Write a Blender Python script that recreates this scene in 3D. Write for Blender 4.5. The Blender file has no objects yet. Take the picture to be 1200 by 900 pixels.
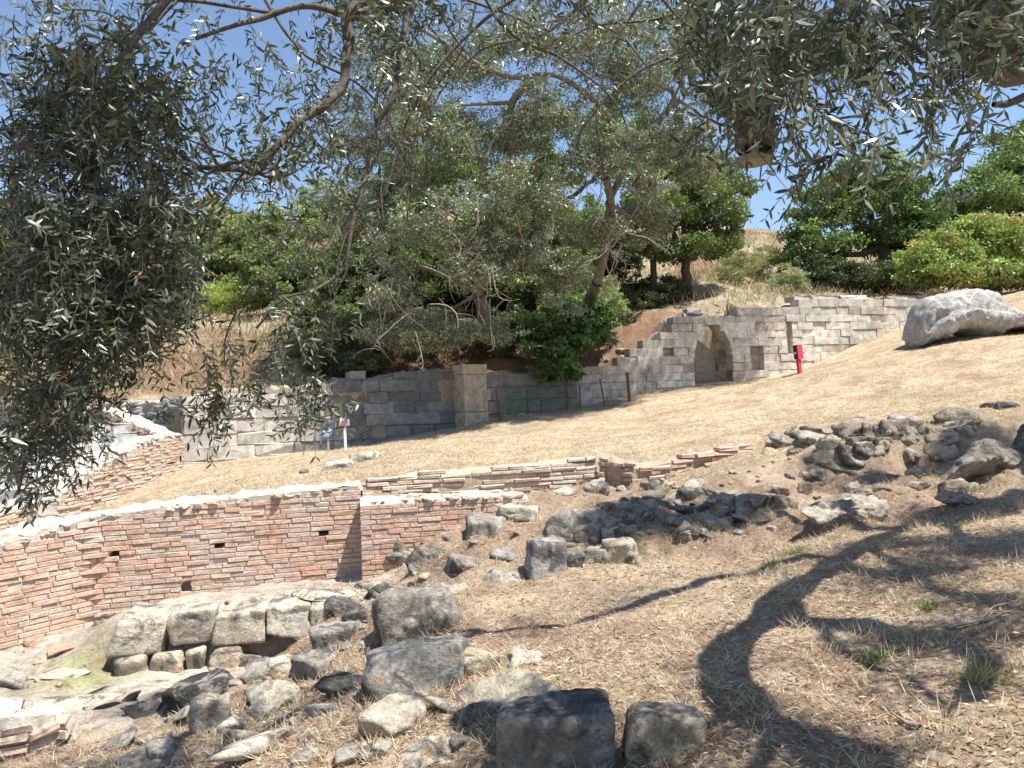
import bpy, bmesh, math
import numpy as np
from mathutils import Matrix, Vector

# ------------------------------------------------------------------ basics
C = bpy.context.scene.collection
R = np.random.default_rng(7)
F = 924.0                                   # focal length in pixels of a 1200 px wide picture
PITCH, ROLL = math.radians(2.0), math.radians(2.2)
fw = np.array([0, math.cos(PITCH), math.sin(PITCH)])
r0 = np.array([1.0, 0, 0]); u0 = np.array([0, -math.sin(PITCH), math.cos(PITCH)])
RT = math.cos(ROLL) * r0 - math.sin(ROLL) * u0
UP = math.sin(ROLL) * r0 + math.cos(ROLL) * u0
SUN = np.array([0.36, -0.20, 0.91]); SUN /= np.linalg.norm(SUN)

def ray(px, py):
    d = fw + (px - 600) / F * RT + (450 - py) / F * UP
    return d / d[1]
def P(px, py, Y):
    return ray(px, py) * Y

# ------------------------------------------------------------------ noise
def _h(i, j, k, seed):
    n = (i.astype(np.uint32) * np.uint32(374761393) + j.astype(np.uint32) * np.uint32(668265263)
         + k.astype(np.uint32) * np.uint32(2147483647 & 0x7feb352d) + np.uint32(seed) * np.uint32(974634777))
    n = (n ^ (n >> np.uint32(13))) * np.uint32(1274126177)
    n = n ^ (n >> np.uint32(16))
    n = n * np.uint32(2246822519); n ^= n >> np.uint32(15)
    return n.astype(np.float64) / 4294967295.0
def vnoise(p, seed=0):
    p = np.asarray(p, float) + 1000.0
    i = np.floor(p).astype(np.int64); f = p - i; f = f * f * (3 - 2 * f)
    o = 0
    for a in (0, 1):
        for b in (0, 1):
            for c in (0, 1):
                w = (f[:, 0] if a else 1 - f[:, 0]) * (f[:, 1] if b else 1 - f[:, 1]) * (f[:, 2] if c else 1 - f[:, 2])
                o = o + w * _h(i[:, 0] + a, i[:, 1] + b, i[:, 2] + c, seed)
    return o * 2 - 1
def fbm(p, oct=4, seed=0, gain=0.5):
    s = 0; a = 1.0; p = np.asarray(p, float)
    for o in range(oct):
        s = s + a * vnoise(p * 2.0 ** o, seed + o * 17); a *= gain
    return s

# ------------------------------------------------------------------ mesh helpers
def link(o, parent=None):
    C.objects.link(o)
    if parent is not None: o.parent = parent
    return o
def mk(name, v, polys, mat, parent=None, col=None, smooth=False):
    """one mesh object; polys = list of int arrays (M,k); col = (N,3) vertex colours"""
    me = bpy.data.meshes.new(name)
    v = np.asarray(v, np.float32)
    if isinstance(polys, np.ndarray): polys = [polys]
    polys = [np.asarray(p, np.int32) for p in polys if len(p)]
    tot = np.concatenate([np.full(len(p), p.shape[1], np.int32) for p in polys])
    idx = np.concatenate([p.ravel() for p in polys])
    me.vertices.add(len(v)); me.vertices.foreach_set('co', v.ravel())
    me.loops.add(len(idx)); me.loops.foreach_set('vertex_index', idx)
    me.polygons.add(len(tot))
    st = np.zeros(len(tot), np.int32); st[1:] = np.cumsum(tot)[:-1]
    me.polygons.foreach_set('loop_start', st); me.polygons.foreach_set('loop_total', tot)
    me.polygons.foreach_set('use_smooth', np.full(len(tot), smooth, bool))
    if col is not None:
        a = me.attributes.new('col', 'FLOAT_COLOR', 'POINT')
        cc = np.ones((len(v), 4), np.float32); cc[:, :3] = col
        a.data.foreach_set('color', cc.ravel())
    me.update(calc_edges=True); me.validate()
    if mat: me.materials.append(mat)
    return link(bpy.data.objects.new(name, me), parent)
class MB:
    def __init__(s): s.v = []; s.f = {}; s.c = []; s.n = 0
    def add(s, v, f, c=(1, 1, 1)):
        v = np.asarray(v, float); f = np.asarray(f, np.int64)
        s.f.setdefault(f.shape[1], []).append(f + s.n)
        s.v.append(v); c = np.asarray(c, float)
        s.c.append(np.broadcast_to(c, (len(v), 3)) if c.ndim == 1 else c); s.n += len(v)
    def build(s, name, mat, parent=None, smooth=False):
        if not s.n: return None
        return mk(name, np.concatenate(s.v), [np.concatenate(x) for x in s.f.values()], mat, parent, np.concatenate(s.c), smooth)
def tag(o, label=None, cat=None, group=None, kind=None):
    if label: o['label'] = label
    if cat: o['category'] = cat
    if group: o['group'] = group
    if kind: o['kind'] = kind
    return o
def empty(name, loc=(0, 0, 0)):
    o = bpy.data.objects.new(name, None); o.location = loc; o.empty_display_size = 0.2
    C.objects.link(o); return o
def localise(root):
    """children were built in world coordinates: keep them there under a root that has a location"""
    bpy.context.view_layer.update()
    for c in root.children:
        c.matrix_parent_inverse = root.matrix_world.inverted()
def origin_to(o, p):
    p = Vector(p); o.data.transform(Matrix.Translation(-p)); o.location = p; return o
def tube(pts, rad, n=6):
    pts = np.asarray(pts, float); rad = np.broadcast_to(np.asarray(rad, float), (len(pts),))
    t = np.gradient(pts, axis=0); t /= np.linalg.norm(t, axis=1, keepdims=True) + 1e-9
    a = np.array([0.13, 0.31, 0.94]) if abs(t[0, 2]) < 0.85 else np.array([1.0, 0.2, 0.1])
    b1 = np.cross(t, a); b1 /= np.linalg.norm(b1, axis=1, keepdims=True) + 1e-9; b2 = np.cross(t, b1)
    th = np.arange(n) / n * 2 * math.pi
    ring = pts[:, None] + rad[:, None, None] * (np.cos(th)[None, :, None] * b1[:, None] + np.sin(th)[None, :, None] * b2[:, None])
    v = ring.reshape(-1, 3); m = len(pts)
    i = np.arange(m - 1)[:, None] * n; k = np.arange(n)[None]; k2 = (k + 1) % n
    f = np.stack([i + k, i + k2, i + n + k2, i + n + k], -1).reshape(-1, 4)
    return v, f
def smooth_path(pts, m=6):
    pts = np.asarray(pts, float)
    if len(pts) < 3: return pts
    q = np.vstack([2 * pts[0] - pts[1], pts, 2 * pts[-1] - pts[-2]]); out = []
    for i in range(1, len(q) - 2):
        for t in np.arange(m) / m:
            a, b, c, d = q[i - 1:i + 3]
            out.append(0.5 * (2 * b + (c - a) * t + (2 * a - 5 * b + 4 * c - d) * t * t + (3 * b - a - 3 * c + d) * t ** 3))
    out.append(pts[-1]); return np.array(out)
def box(c, sx, sy, sz, M=None):
    v = np.array([[x, y, z] for z in (-1, 1) for y in (-1, 1) for x in (-1, 1)], float) * np.array([sx, sy, sz]) / 2
    if M is not None: v = v @ np.asarray(M).T
    f = np.array([[0, 2, 3, 1], [4, 5, 7, 6], [0, 1, 5, 4], [2, 6, 7, 3], [0, 4, 6, 2], [1, 3, 7, 5]])
    return v + np.asarray(c), f

# ------------------------------------------------------------------ materials
def newmat(name):
    m = bpy.data.materials.new(name); m.use_nodes = True
    nt = m.node_tree; b = nt.nodes['Principled BSDF']
    return m, nt, b
def N(nt, t, **k):
    n = nt.nodes.new(t)
    for a, v in k.items(): setattr(n, a, v)
    return n
def noise(nt, scale, detail=5, rough=0.6, vec=None, dist=0.0):
    n = N(nt, 'ShaderNodeTexNoise'); n.inputs['Scale'].default_value = scale; n.inputs['Detail'].default_value = detail
    n.inputs['Roughness'].default_value = rough; n.inputs['Distortion'].default_value = dist
    if vec: nt.links.new(vec, n.inputs['Vector'])
    return n.outputs['Fac']
def ramp(nt, fac, stops):
    n = N(nt, 'ShaderNodeValToRGB'); e = n.color_ramp.elements
    for i, (p, c) in enumerate(stops):
        x = e[i] if i < 2 else e.new(p)
        x.position = p; x.color = (*c, 1) if len(c) == 3 else c
    nt.links.new(fac, n.inputs['Fac']); return n.outputs['Color']
def mix(nt, fac, a, b, mode='MIX'):
    n = N(nt, 'ShaderNodeMix', data_type='RGBA', blend_type=mode); n.clamp_factor = True
    for s, x in ((n.inputs[0], fac), (n.inputs[6], a), (n.inputs[7], b)):
        if isinstance(x, bpy.types.NodeSocket): nt.links.new(x, s)
        elif isinstance(x, (int, float)): s.default_value = x
        else: s.default_value = (*x, 1)
    return n.outputs[2]
def attr(nt, name='col'):
    n = N(nt, 'ShaderNodeAttribute', attribute_name=name); return n.outputs['Color']
def bump(nt, b, h, strength, dist, prev=None):
    n = N(nt, 'ShaderNodeBump'); n.inputs['Strength'].default_value = strength; n.inputs['Distance'].default_value = dist
    nt.links.new(h, n.inputs['Height'])
    if prev: nt.links.new(prev, n.inputs['Normal'])
    nt.links.new(n.outputs['Normal'], b.inputs['Normal']); return n.outputs['Normal']
G3 = lambda g: (g, g, g)

def masonry_mat(name, s1, s2, dark, lo, hi, stain=(0.09, 0.085, 0.08)):
    m, nt, b = newmat(name); g = N(nt, 'ShaderNodeNewGeometry'); pos = g.outputs['Position']
    n1 = noise(nt, s1, 6, 0.65, pos); n2 = noise(nt, s2, 4, 0.6, pos); n3 = noise(nt, s1 * 0.17, 5, 0.65, pos, 0.6)
    c = mix(nt, 1.0, attr(nt), ramp(nt, n1, [(0.25, G3(lo)), (0.75, G3(hi))]), 'MULTIPLY')
    c = mix(nt, ramp(nt, n3, [(0.50, G3(0)), (0.72, G3(dark))]), c, stain)
    nt.links.new(c, b.inputs['Base Color']); b.inputs['Roughness'].default_value = 0.92
    b.inputs['Specular IOR Level'].default_value = 0.15
    p = bump(nt, b, n1, 0.6, 0.02); bump(nt, b, n2, 0.5, 0.008, p)
    return m
def brick_mat():
    m, nt, b = newmat('brick'); g = N(nt, 'ShaderNodeNewGeometry'); pos = g.outputs['Position']
    n1 = noise(nt, 16, 6, 0.7, pos); n2 = noise(nt, 70, 4, 0.65, pos); n3 = noise(nt, 1.7, 6, 0.7, pos, 0.8); n4 = noise(nt, 3.6, 6, 0.75, pos, 0.8)
    c = mix(nt, 1.0, attr(nt), ramp(nt, n1, [(0.28, G3(0.55)), (0.5, G3(1.0)), (0.75, G3(1.35))]), 'MULTIPLY')
    c = mix(nt, ramp(nt, n3, [(0.40, G3(0.08)), (0.62, G3(0.55))]), c, (0.60, 0.53, 0.455))     # lime film
    c = mix(nt, ramp(nt, n4, [(0.56, G3(0)), (0.68, G3(0.4))]), c, (0.23, 0.20, 0.17))      # dark weathering
    c = mix(nt, ramp(nt, n2, [(0.55, G3(0)), (0.68, G3(0.4))]), c, (0.60, 0.55, 0.48))
    nt.links.new(c, b.inputs['Base Color']); b.inputs['Roughness'].default_value = 0.95; b.inputs['Specular IOR Level'].default_value = 0.1
    p = bump(nt, b, n1, 0.9, 0.025); bump(nt, b, n2, 0.7, 0.008, p); return m
M_BRICK = brick_mat()
M_STONE = masonry_mat('ashlar_stone', 5, 34, 0.62, 0.5, 1.4, (0.16, 0.152, 0.14))
M_MORTAR = masonry_mat('mortar', 8, 50, 0.45, 0.55, 1.25, (0.3, 0.27, 0.22))

def rock_mat():
    m, nt, b = newmat('rock'); tc = N(nt, 'ShaderNodeTexCoord'); oi = N(nt, 'ShaderNodeObjectInfo')
    ad = N(nt, 'ShaderNodeVectorMath', operation='ADD'); nt.links.new(tc.outputs['Object'], ad.inputs[0])
    sc = N(nt, 'ShaderNodeMath', operation='MULTIPLY'); sc.inputs[1].default_value = 37.0
    nt.links.new(oi.outputs['Random'], sc.inputs[0]); nt.links.new(sc.outputs[0], ad.inputs[1]); v = ad.outputs[0]
    n1 = noise(nt, 7, 8, 0.7, v, 0.3); n2 = noise(nt, 40, 5, 0.7, v); n3 = noise(nt, 3.2, 6, 0.7, v, 0.8)
    n4 = noise(nt, 5.1, 7, 0.75, v, 0.5); n5 = noise(nt, 6.5, 3, 0.6, v)
    c = mix(nt, 1.0, attr(nt), ramp(nt, n1, [(0.28, G3(0.45)), (0.52, G3(0.95)), (0.75, G3(1.35))]), 'MULTIPLY')
    c = mix(nt, ramp(nt, n4, [(0.50, G3(0)), (0.60, G3(0.6))]), c, (0.48, 0.45, 0.395))          # pale crust
    c = mix(nt, ramp(nt, n3, [(0.51, G3(0)), (0.60, G3(0.75))]), c, (0.045, 0.046, 0.045))       # black lichen
    c = mix(nt, ramp(nt, n5, [(0.66, G3(0)), (0.72, G3(0.6))]), c, (0.33, 0.16, 0.05))           # orange lichen
    c = mix(nt, 0.75, c, ramp(nt, n2, [(0.3, G3(0.6)), (0.7, G3(1.25))]), 'MULTIPLY')
    vo = N(nt, 'ShaderNodeTexVoronoi'); vo.inputs['Scale'].default_value = 26; nt.links.new(v, vo.inputs['Vector'])
    pit = ramp(nt, vo.outputs['Distance'], [(0.10, G3(0.5)), (0.26, G3(1))])
    c = mix(nt, 0.7, c, pit, 'MULTIPLY')
    nt.links.new(c, b.inputs['Base Color']); b.inputs['Roughness'].default_value = 0.9; b.inputs['Specular IOR Level'].default_value = 0.15
    p = bump(nt, b, n1, 0.9, 0.05); p = bump(nt, b, pit, 0.5, 0.012, p); bump(nt, b, n2, 0.8, 0.015, p)
    return m
M_ROCK = rock_mat()

def ground_mat():
    m, nt, b = newmat('dry_ground'); g = N(nt, 'ShaderNodeNewGeometry'); pos = g.outputs['Position']
    n1 = noise(nt, 1.6, 6, 0.65, pos, 0.4); n2 = noise(nt, 22, 6, 0.75, pos); n3 = noise(nt, 90, 3, 0.7, pos); n4 = noise(nt, 5.5, 5, 0.7, pos, 0.5)
    c = mix(nt, 1.0, attr(nt), ramp(nt, n1, [(0.3, (0.66, 0.61, 0.56)), (0.52, G3(1.0)), (0.72, (1.22, 1.22, 1.16))]), 'MULTIPLY')
    c = mix(nt, ramp(nt, n4, [(0.50, G3(0)), (0.66, G3(0.65))]), c, (0.24, 0.15, 0.095))
    c = mix(nt, 0.8, c, ramp(nt, n2, [(0.28, G3(0.55)), (0.5, G3(1.0)), (0.72, G3(1.4))]), 'MULTIPLY')
    c = mix(nt, 0.6, c, ramp(nt, n3, [(0.3, G3(0.6)), (0.7, G3(1.35))]), 'MULTIPLY')
    nt.links.new(c, b.inputs['Base Color']); b.inputs['Roughness'].default_value = 1.0; b.inputs['Specular IOR Level'].default_value = 0.05
    p = bump(nt, b, n2, 0.9, 0.05); bump(nt, b, n3, 0.8, 0.02, p)
    return m
M_GROUND = ground_mat()

def leaf_mat(name, back=(1.0, 1.0, 1.0), backmix=0.0, trans=0.25, rough=0.5, spec=0.4):
    m, nt, b = newmat(name); g = N(nt, 'ShaderNodeNewGeometry'); c = attr(nt)
    if backmix:
        f = N(nt, 'ShaderNodeMath', operation='MULTIPLY'); f.inputs[1].default_value = backmix
        nt.links.new(g.outputs['Backfacing'], f.inputs[0]); c = mix(nt, f.outputs[0], c, back)
    nt.links.new(c, b.inputs['Base Color']); b.inputs['Roughness'].default_value = rough; b.inputs['Specular IOR Level'].default_value = spec
    t = N(nt, 'ShaderNodeBsdfTranslucent'); tc = mix(nt, 1.0, c, (1.35, 1.5, 0.75), 'MULTIPLY'); nt.links.new(tc, t.inputs['Color'])
    mx = N(nt, 'ShaderNodeMixShader'); mx.inputs[0].default_value = trans
    nt.links.new(b.outputs[0], mx.inputs[1]); nt.links.new(t.outputs[0], mx.inputs[2])
    nt.links.new(mx.outputs[0], nt.nodes['Material Output'].inputs['Surface'])
    return m
M_OLIVE = leaf_mat('olive_leaf', (0.20, 0.22, 0.165), 0.7, 0.12, 0.36, 0.5)
M_LEAF = leaf_mat('green_leaf', trans=0.28, rough=0.5, spec=0.35)
M_STRAW = leaf_mat('straw', trans=0.15, rough=0.75, spec=0.2)
def bark_mat(name, a, bcol, s=14):
    m, nt, b = newmat(name); tc = N(nt, 'ShaderNodeNewGeometry')
    n1 = noise(nt, s, 6, 0.7, tc.outputs['Position'], 0.4); n2 = noise(nt, s * 5, 4, 0.7, tc.outputs['Position'])
    c = ramp(nt, n1, [(0.3, a), (0.7, bcol)]); c = mix(nt, 0.6, c, ramp(nt, n2, [(0.3, G3(0.6)), (0.7, G3(1.3))]), 'MULTIPLY')
    nt.links.new(c, b.inputs['Base Color']); b.inputs['Roughness'].default_value = 0.9
    p = bump(nt, b, n1, 0.8, 0.02); bump(nt, b, n2, 0.6, 0.006, p); return m
M_BARK = bark_mat('olive_bark', (0.055, 0.046, 0.038), (0.17, 0.15, 0.125))
M_OBARK = bark_mat('grey_olive_bark', (0.075, 0.064, 0.054), (0.24, 0.21, 0.18))
M_DEAD = bark_mat('dead_twig_bark', (0.22, 0.18, 0.14), (0.42, 0.37, 0.31))
M_DBARK = bark_mat('dark_bark', (0.04, 0.032, 0.026), (0.11, 0.09, 0.07))
def paint_mat(name, col, rough=0.5, wear=0.25, wc=(0.5, 0.45, 0.4), metal=0):
    m, nt, b = newmat(name); tc = N(nt, 'ShaderNodeTexCoord')
    n = noise(nt, 18, 6, 0.7, tc.outputs['Object'])
    c = mix(nt, ramp(nt, n, [(0.5, G3(0)), (0.75, G3(wear))]), col, wc)
    nt.links.new(c, b.inputs['Base Color']); b.inputs['Roughness'].default_value = rough; b.inputs['Metallic'].default_value = metal
    return m
M_BLUE = paint_mat('blue_sign_paint', (0.03, 0.17, 0.52)); M_WHITE = paint_mat('white_paint', (0.78, 0.78, 0.76), 0.5, 0.2, (0.5, 0.48, 0.44))
M_PINK = paint_mat('faded_pink_sign', (0.62, 0.36, 0.40)); M_REDL = paint_mat('faded_red_lettering', (0.42, 0.10, 0.15))
M_RED = paint_mat('red_paint', (0.60, 0.03, 0.07), 0.45, 0.2, (0.55, 0.2, 0.2)); M_BLACK = paint_mat('black_plastic', (0.02, 0.02, 0.022), 0.4, 0.2, (0.1, 0.1, 0.1))
M_RUST = paint_mat('rusty_iron', (0.13, 0.06, 0.04), 0.8, 0.6, (0.22, 0.13, 0.09)); M_WIRE = paint_mat('green_wire', (0.05, 0.28, 0.16), 0.5, 0.3, (0.12, 0.2, 0.15))
M_GWIRE = paint_mat('grey_wire', (0.4, 0.38, 0.36), 0.6, 0.3)

# ------------------------------------------------------------------ terrain
class TPS:
    def __init__(s, pts, reg=0.02):
        p = np.asarray(pts, float); s.p = p[:, :2]; n = len(p)
        K = s.k(s.p, s.p) + np.eye(n) * reg
        A = np.zeros((n + 3, n + 3)); A[:n, :n] = K; A[:n, n] = 1; A[:n, n + 1:] = s.p; A[n, :n] = 1; A[n + 1:, :n] = s.p.T
        s.w = np.linalg.solve(A, np.concatenate([p[:, 2], [0, 0, 0]]))
    @staticmethod
    def k(a, b):
        d2 = ((a[:, None] - b[None]) ** 2).sum(-1); return np.where(d2 > 1e-12, 0.5 * d2 * np.log(d2 + 1e-12), 0)
    def __call__(s, q):
        out = np.empty(len(q)); n = len(s.p)
        for i in range(0, len(q), 40000):
            c = q[i:i + 40000]; out[i:i + 40000] = s.k(c, s.p) @ s.w[:n] + s.w[n] + c @ s.w[n + 1:]
        return out
pp = lambda L: [tuple(P(*t)) for t in L]
S1 = TPS(pp([(600,900,3.3),(1000,900,2.95),(1199,900,2.75),(300,900,4.1),(100,900,4.8),(0,890,5.0),(1199,760,3.7),(1000,760,4.3),(800,760,4.8),
    (600,760,5.2),(450,800,4.9),(300,830,5.6),(1199,640,5.6),(1000,650,6.2),(800,680,6.3),(650,700,6.5),(1199,575,8.0),(1000,588,8.2),(850,632,7.8),
    (700,645,8),(520,685,7.2),(578,600,8.75),(640,590,8.9),(505,640,8.5),(455,684,8.2),(420,698,8.3),(250,706,8.5),(105,728,8.3),(60,770,7.4),(100,792,7.05),
    (200,802,6.7),(50,830,6.0),(350,765,6.7),(150,716,7.8),(330,712,7.9),(0,755,7.6)])
    + [(0,0,-1.6),(3,0,-1.15),(-3,0,-2.1),(0,-8,-1.7),(6,-6,-.7),(-8,3,-2.3),(-8,7,-2.2),(8,4,-.5),(10,8,-.2),(-14,0,-2.6)])
S2 = TPS(pp([(300,578,10.5),(430,577,9.6),(600,588,9.4),(650,574,9.5),(420,540,13),(600,530,13),(700,532,12),(880,520,11.5),(760,560,10),
    (900,530,10.3),(1050,502,9.9),(1199,480,9.9),(1000,472,15),(1199,440,15),(1199,388,20),(1110,397,20),(1075,402,21),(950,437,25),(820,453,25.5),
    (690,476,24.5),(580,492,23.5),(480,512,22.5),(360,533,20.4),(225,546,18.0),(190,575,14),(800,490,18),(165,594,13)])
    + [(-6.5,11,-1.5),(13,15,.9),(15,24,2.6),(-12,12,-1.7),(-14,17,-1.3),(14,9,.3)])
S3 = TPS(pp([(0,478,22),(100,474,21.5),(215,470,20),(300,455,21.5),(420,452,22.8),(530,432,24.6),(620,428,25.3),(690,428,26.3),(735,398,27),(790,372,28),
    (880,353,29),(960,350,30),(1075,348,31),(1199,350,33),(880,291,40),(1000,312,38),(200,395,27),(130,432,25),(260,385,29),(330,335,36),(560,378,28.5),
    (480,388,27),(650,305,38),(430,262,46),(200,285,48),(760,333,33),(1199,305,44)])
    + [(-45,60,15),(0,75,18),(45,75,14),(45,35,5.5),(-30,26,2),(20,30,3.9)])
def plan(L): return np.array([P(a, 480, b)[:2] for a, b in L])
B12 = np.array([(-14,2.0),(-6.9,4.6),(-4.95,7.5),(-4.45,8.3),(-1.78,9.0),(-1.74,8.62),(-.15,8.95),(.6,9.15),(2.5,9.2),(6,9.4),(14,8.2)])
B23 = plan([(-400,22.5),(-100,21),(100,20.2),(215,18.6),(360,20.6),(530,23.4),(600,24.2),(680,25),(820,26),(930,26.7),(1075,28),(1300,30.5),(1700,34)])
ROUGH = [(1.1,8.3,.9),(2.0,8.2,.9),(4.3,8.9,1.3),(5.6,8.6,1.1),(3.2,8.0,.8),(-.3,8.0,.9),(-1.9,5.8,.9),(-1.0,7.0,.7)]
BU = np.array([P(388,585,9.75)[:2], P(520,570,10.1)[:2], P(700,555,10.6)[:2], P(742,560,10.15)[:2], P(765,553,10.3)[:2], P(830,538,10.7)[:2], P(884,526,11.0)[:2]])
BB = np.array([P(118,770,7.28)[:2], P(415,740,7.62)[:2]])
def sdist(q, B):
    x = np.clip(q[:, 0], B[0, 0], B[-1, 0]); y = np.interp(x, B[:, 0], B[:, 1])
    return q[:, 1] - y
def sst(a, b, x):
    t = np.clip((x - a) / (b - a), 0, 1); return t * t * (3 - 2 * t)
def H(q, full=False):
    q = np.atleast_2d(np.asarray(q, float))[:, :2]
    d1 = sdist(q, B12); d2 = sdist(q, B23)
    w = 0.28 + 0.75 * sst(-.3, 1.2, q[:, 0]) - .5 * sst(2.4, 3.0, q[:, 0])
    t1 = sst(0.06, 1, (d1 + 0.0) / w) if False else sst(0.08, w, d1)
    t2 = sst(0.75, 1.25, d2 - 1.0 * sst(5.6, 6.0, q[:, 0]) * sst(8.2, 7.8, q[:, 0]))
    a = S1(q); b = S2(q); c = np.clip(S3(q), -3, 17)
    p3 = np.column_stack([q, np.zeros(len(q))])
    near = fbm(p3 * 1.1, 4, 3) * 0.055 + fbm(p3 * 6, 3, 9) * 0.014
    xm4 = sst(BB[0, 0] - .25, BB[0, 0] + .1, q[:, 0]) * sst(BB[1, 0] - .1, BB[1, 0] - .9, q[:, 0]); d4 = q[:, 1] - np.interp(q[:, 0], BB[:, 0], BB[:, 1])
    fm = sst(-1.5, -.5, d4) * sst(.22, .05, d4) * xm4; a = a + (np.minimum(a, -2.27) - a) * fm
    tm = sst(.12, .30, d4) * sst(BB[0, 0] - .02, BB[0, 0] + .12, q[:, 0]) * sst(BB[1, 0] + .5, BB[1, 0] - .2, q[:, 0])
    a = a + (np.maximum(a, -1.80) - a) * tm
    rg_ = 0
    for (rx_, ry_, rr_) in ROUGH: rg_ = np.maximum(rg_, np.exp(-((q[:, 0] - rx_) ** 2 + (q[:, 1] - ry_) ** 2) / rr_ ** 2))
    rn = fbm(p3 * 2.3, 4, 63) * 0.16 * rg_
    a = a + near + rn
    d3 = q[:, 1] - np.interp(q[:, 0], BU[:, 0], BU[:, 1])
    b = b - 0.20 * sst(.10, -.08, d3) * sst(-1.3, -.3, d3) * sst(BU[0, 0] - .3, BU[0, 0] + .5, q[:, 0]) * sst(3.1, 2.2, q[:, 0])
    b = b + rn * .6 + fbm(p3 * 0.5, 4, 21) * 0.06 + fbm(p3 * 3, 3, 12) * 0.02
    c = c + fbm(p3 * 0.35, 4, 31) * 0.3 + fbm(p3 * 2, 3, 41) * 0.06
    h = (a * (1 - t1) + b * t1) * (1 - t2) + c * t2
    return (h, t1, t2) if full else h
def h1(x, y): return float(H([[x, y]])[0])
YS = np.concatenate([np.geomspace(1.8, 58, 170)])
def G(px, py):
    d = ray(px, py); pts = YS[:, None] * d[None]
    below = pts[:, 2] < H(pts)
    i = int(np.argmax(below)) if below.any() else len(YS) - 1
    i = max(i, 1)
    y = np.linspace(YS[i - 1], YS[i], 12); q = y[:, None] * d[None]; b2 = q[:, 2] < H(q)
    j = int(np.argmax(b2)) if b2.any() else 11
    return q[j]

def axis(lo, hi, a, b, fine, grow):
    x = list(np.arange(a, b, fine)); s = fine
    while x[-1] < hi: s *= grow; x.append(x[-1] + s)
    s = fine
    while x[0] > lo: s *= grow; x.insert(0, x[0] - s)
    return np.array(x)
gx = axis(-150, 150, -5.6, 6.4, 0.035, 1.035); gy = axis(-60, 260, 2.3, 11.0, 0.035, 1.014)
XX, YY = np.meshgrid(gx, gy); q = np.column_stack([XX.ravel(), YY.ravel()])
h, t1, t2 = H(q, True)
p3 = np.column_stack([q, np.zeros(len(q))])
# ground colour: real differences of what lies on the ground (litter, straw, mortar dust, grass)
litter = np.array([0.40, 0.29, 0.22]); straw = np.array([0.53, 0.425, 0.30]); dust = np.array([0.58, 0.525, 0.45]); dry = np.array([0.41, 0.345, 0.245]); soil = np.array([0.24, 0.155, 0.10])
n = fbm(p3 * 0.8, 4, 5)
wl = (0.5 + 0.5 * np.clip(n * 1.6, -1, 1))[:, None]
c1 = litter * wl + straw * (1 - wl)
hol = sst(-2.0, -3.0, q[:, 0] + (q[:, 1] - 8) * 0.1 + n * 0.4)[:, None] * sst(5.0, 6.2, q[:, 1] + n * .5)[:, None]
terr = (sst(-0.9, -1.6, q[:, 0]) * sst(7.5, 7.9, q[:, 1]))[:, None]
c1 = c1 * (1 - np.maximum(hol, terr)) + dust * np.maximum(hol, terr)
rgm = 0
for (rx_, ry_, rr_) in ROUGH: rgm = np.maximum(rgm, np.exp(-((q[:, 0] - rx_) ** 2 + (q[:, 1] - ry_) ** 2) / (rr_ * .8) ** 2))
rgm = (rgm * (.55 + .45 * np.clip(fbm(p3 * 2, 3, 8), -1, 1)))[:, None] * .85
c1 = c1 * (1 - rgm) + np.array([0.235, 0.165, 0.115]) * rgm
gc = P(90, 785, 7.1)
gm = np.exp(-(((q[:, 0] - gc[0]) / 0.45) ** 2 + ((q[:, 1] - gc[1]) / 0.38) ** 2))[:, None] * 0.8
c1 = c1 * (1 - gm) + np.array([0.40, 0.42, 0.18]) * gm
mo = sst(0.1, 0.7, fbm(p3 * 1.3, 4, 77))[:, None] * sst(7.5, 9, q[:, 1])[:, None] * 0.5
c2 = straw * np.array([1.0, 1.0, 1.0]) * (1 - mo) + np.array([0.44, 0.30, 0.20]) * mo
c2 = c2 * (1 - 0.18 * sst(0.2, 0.9, fbm(p3 * 0.4, 3, 55)))[:, None]
ms = sst(-0.1, 0.5, fbm(p3 * 0.35, 4, 66))[:, None]
ms = np.maximum(ms, (sst(5.0, 2.5, sdist(q, B23)) * sst(-6.5, -4.5, q[:, 0]) * sst(7.0, 5.0, q[:, 0]))[:, None])
c3 = dry * (1 - ms) + soil * ms
t1c = t1[:, None]; t2c = t2[:, None]
col = (c1 * (1 - t1c) + c2 * t1c) * (1 - t2c) + c3 * t2c
nx, ny = len(gx), len(gy)
i = (np.arange(ny - 1)[:, None] * nx + np.arange(nx - 1)[None]).ravel()
quads = np.stack([i, i + 1, i + nx + 1, i + nx], 1)
tag(mk('ground', np.column_stack([q, h]), quads, M_GROUND, None, col, True), kind='structure')

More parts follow.
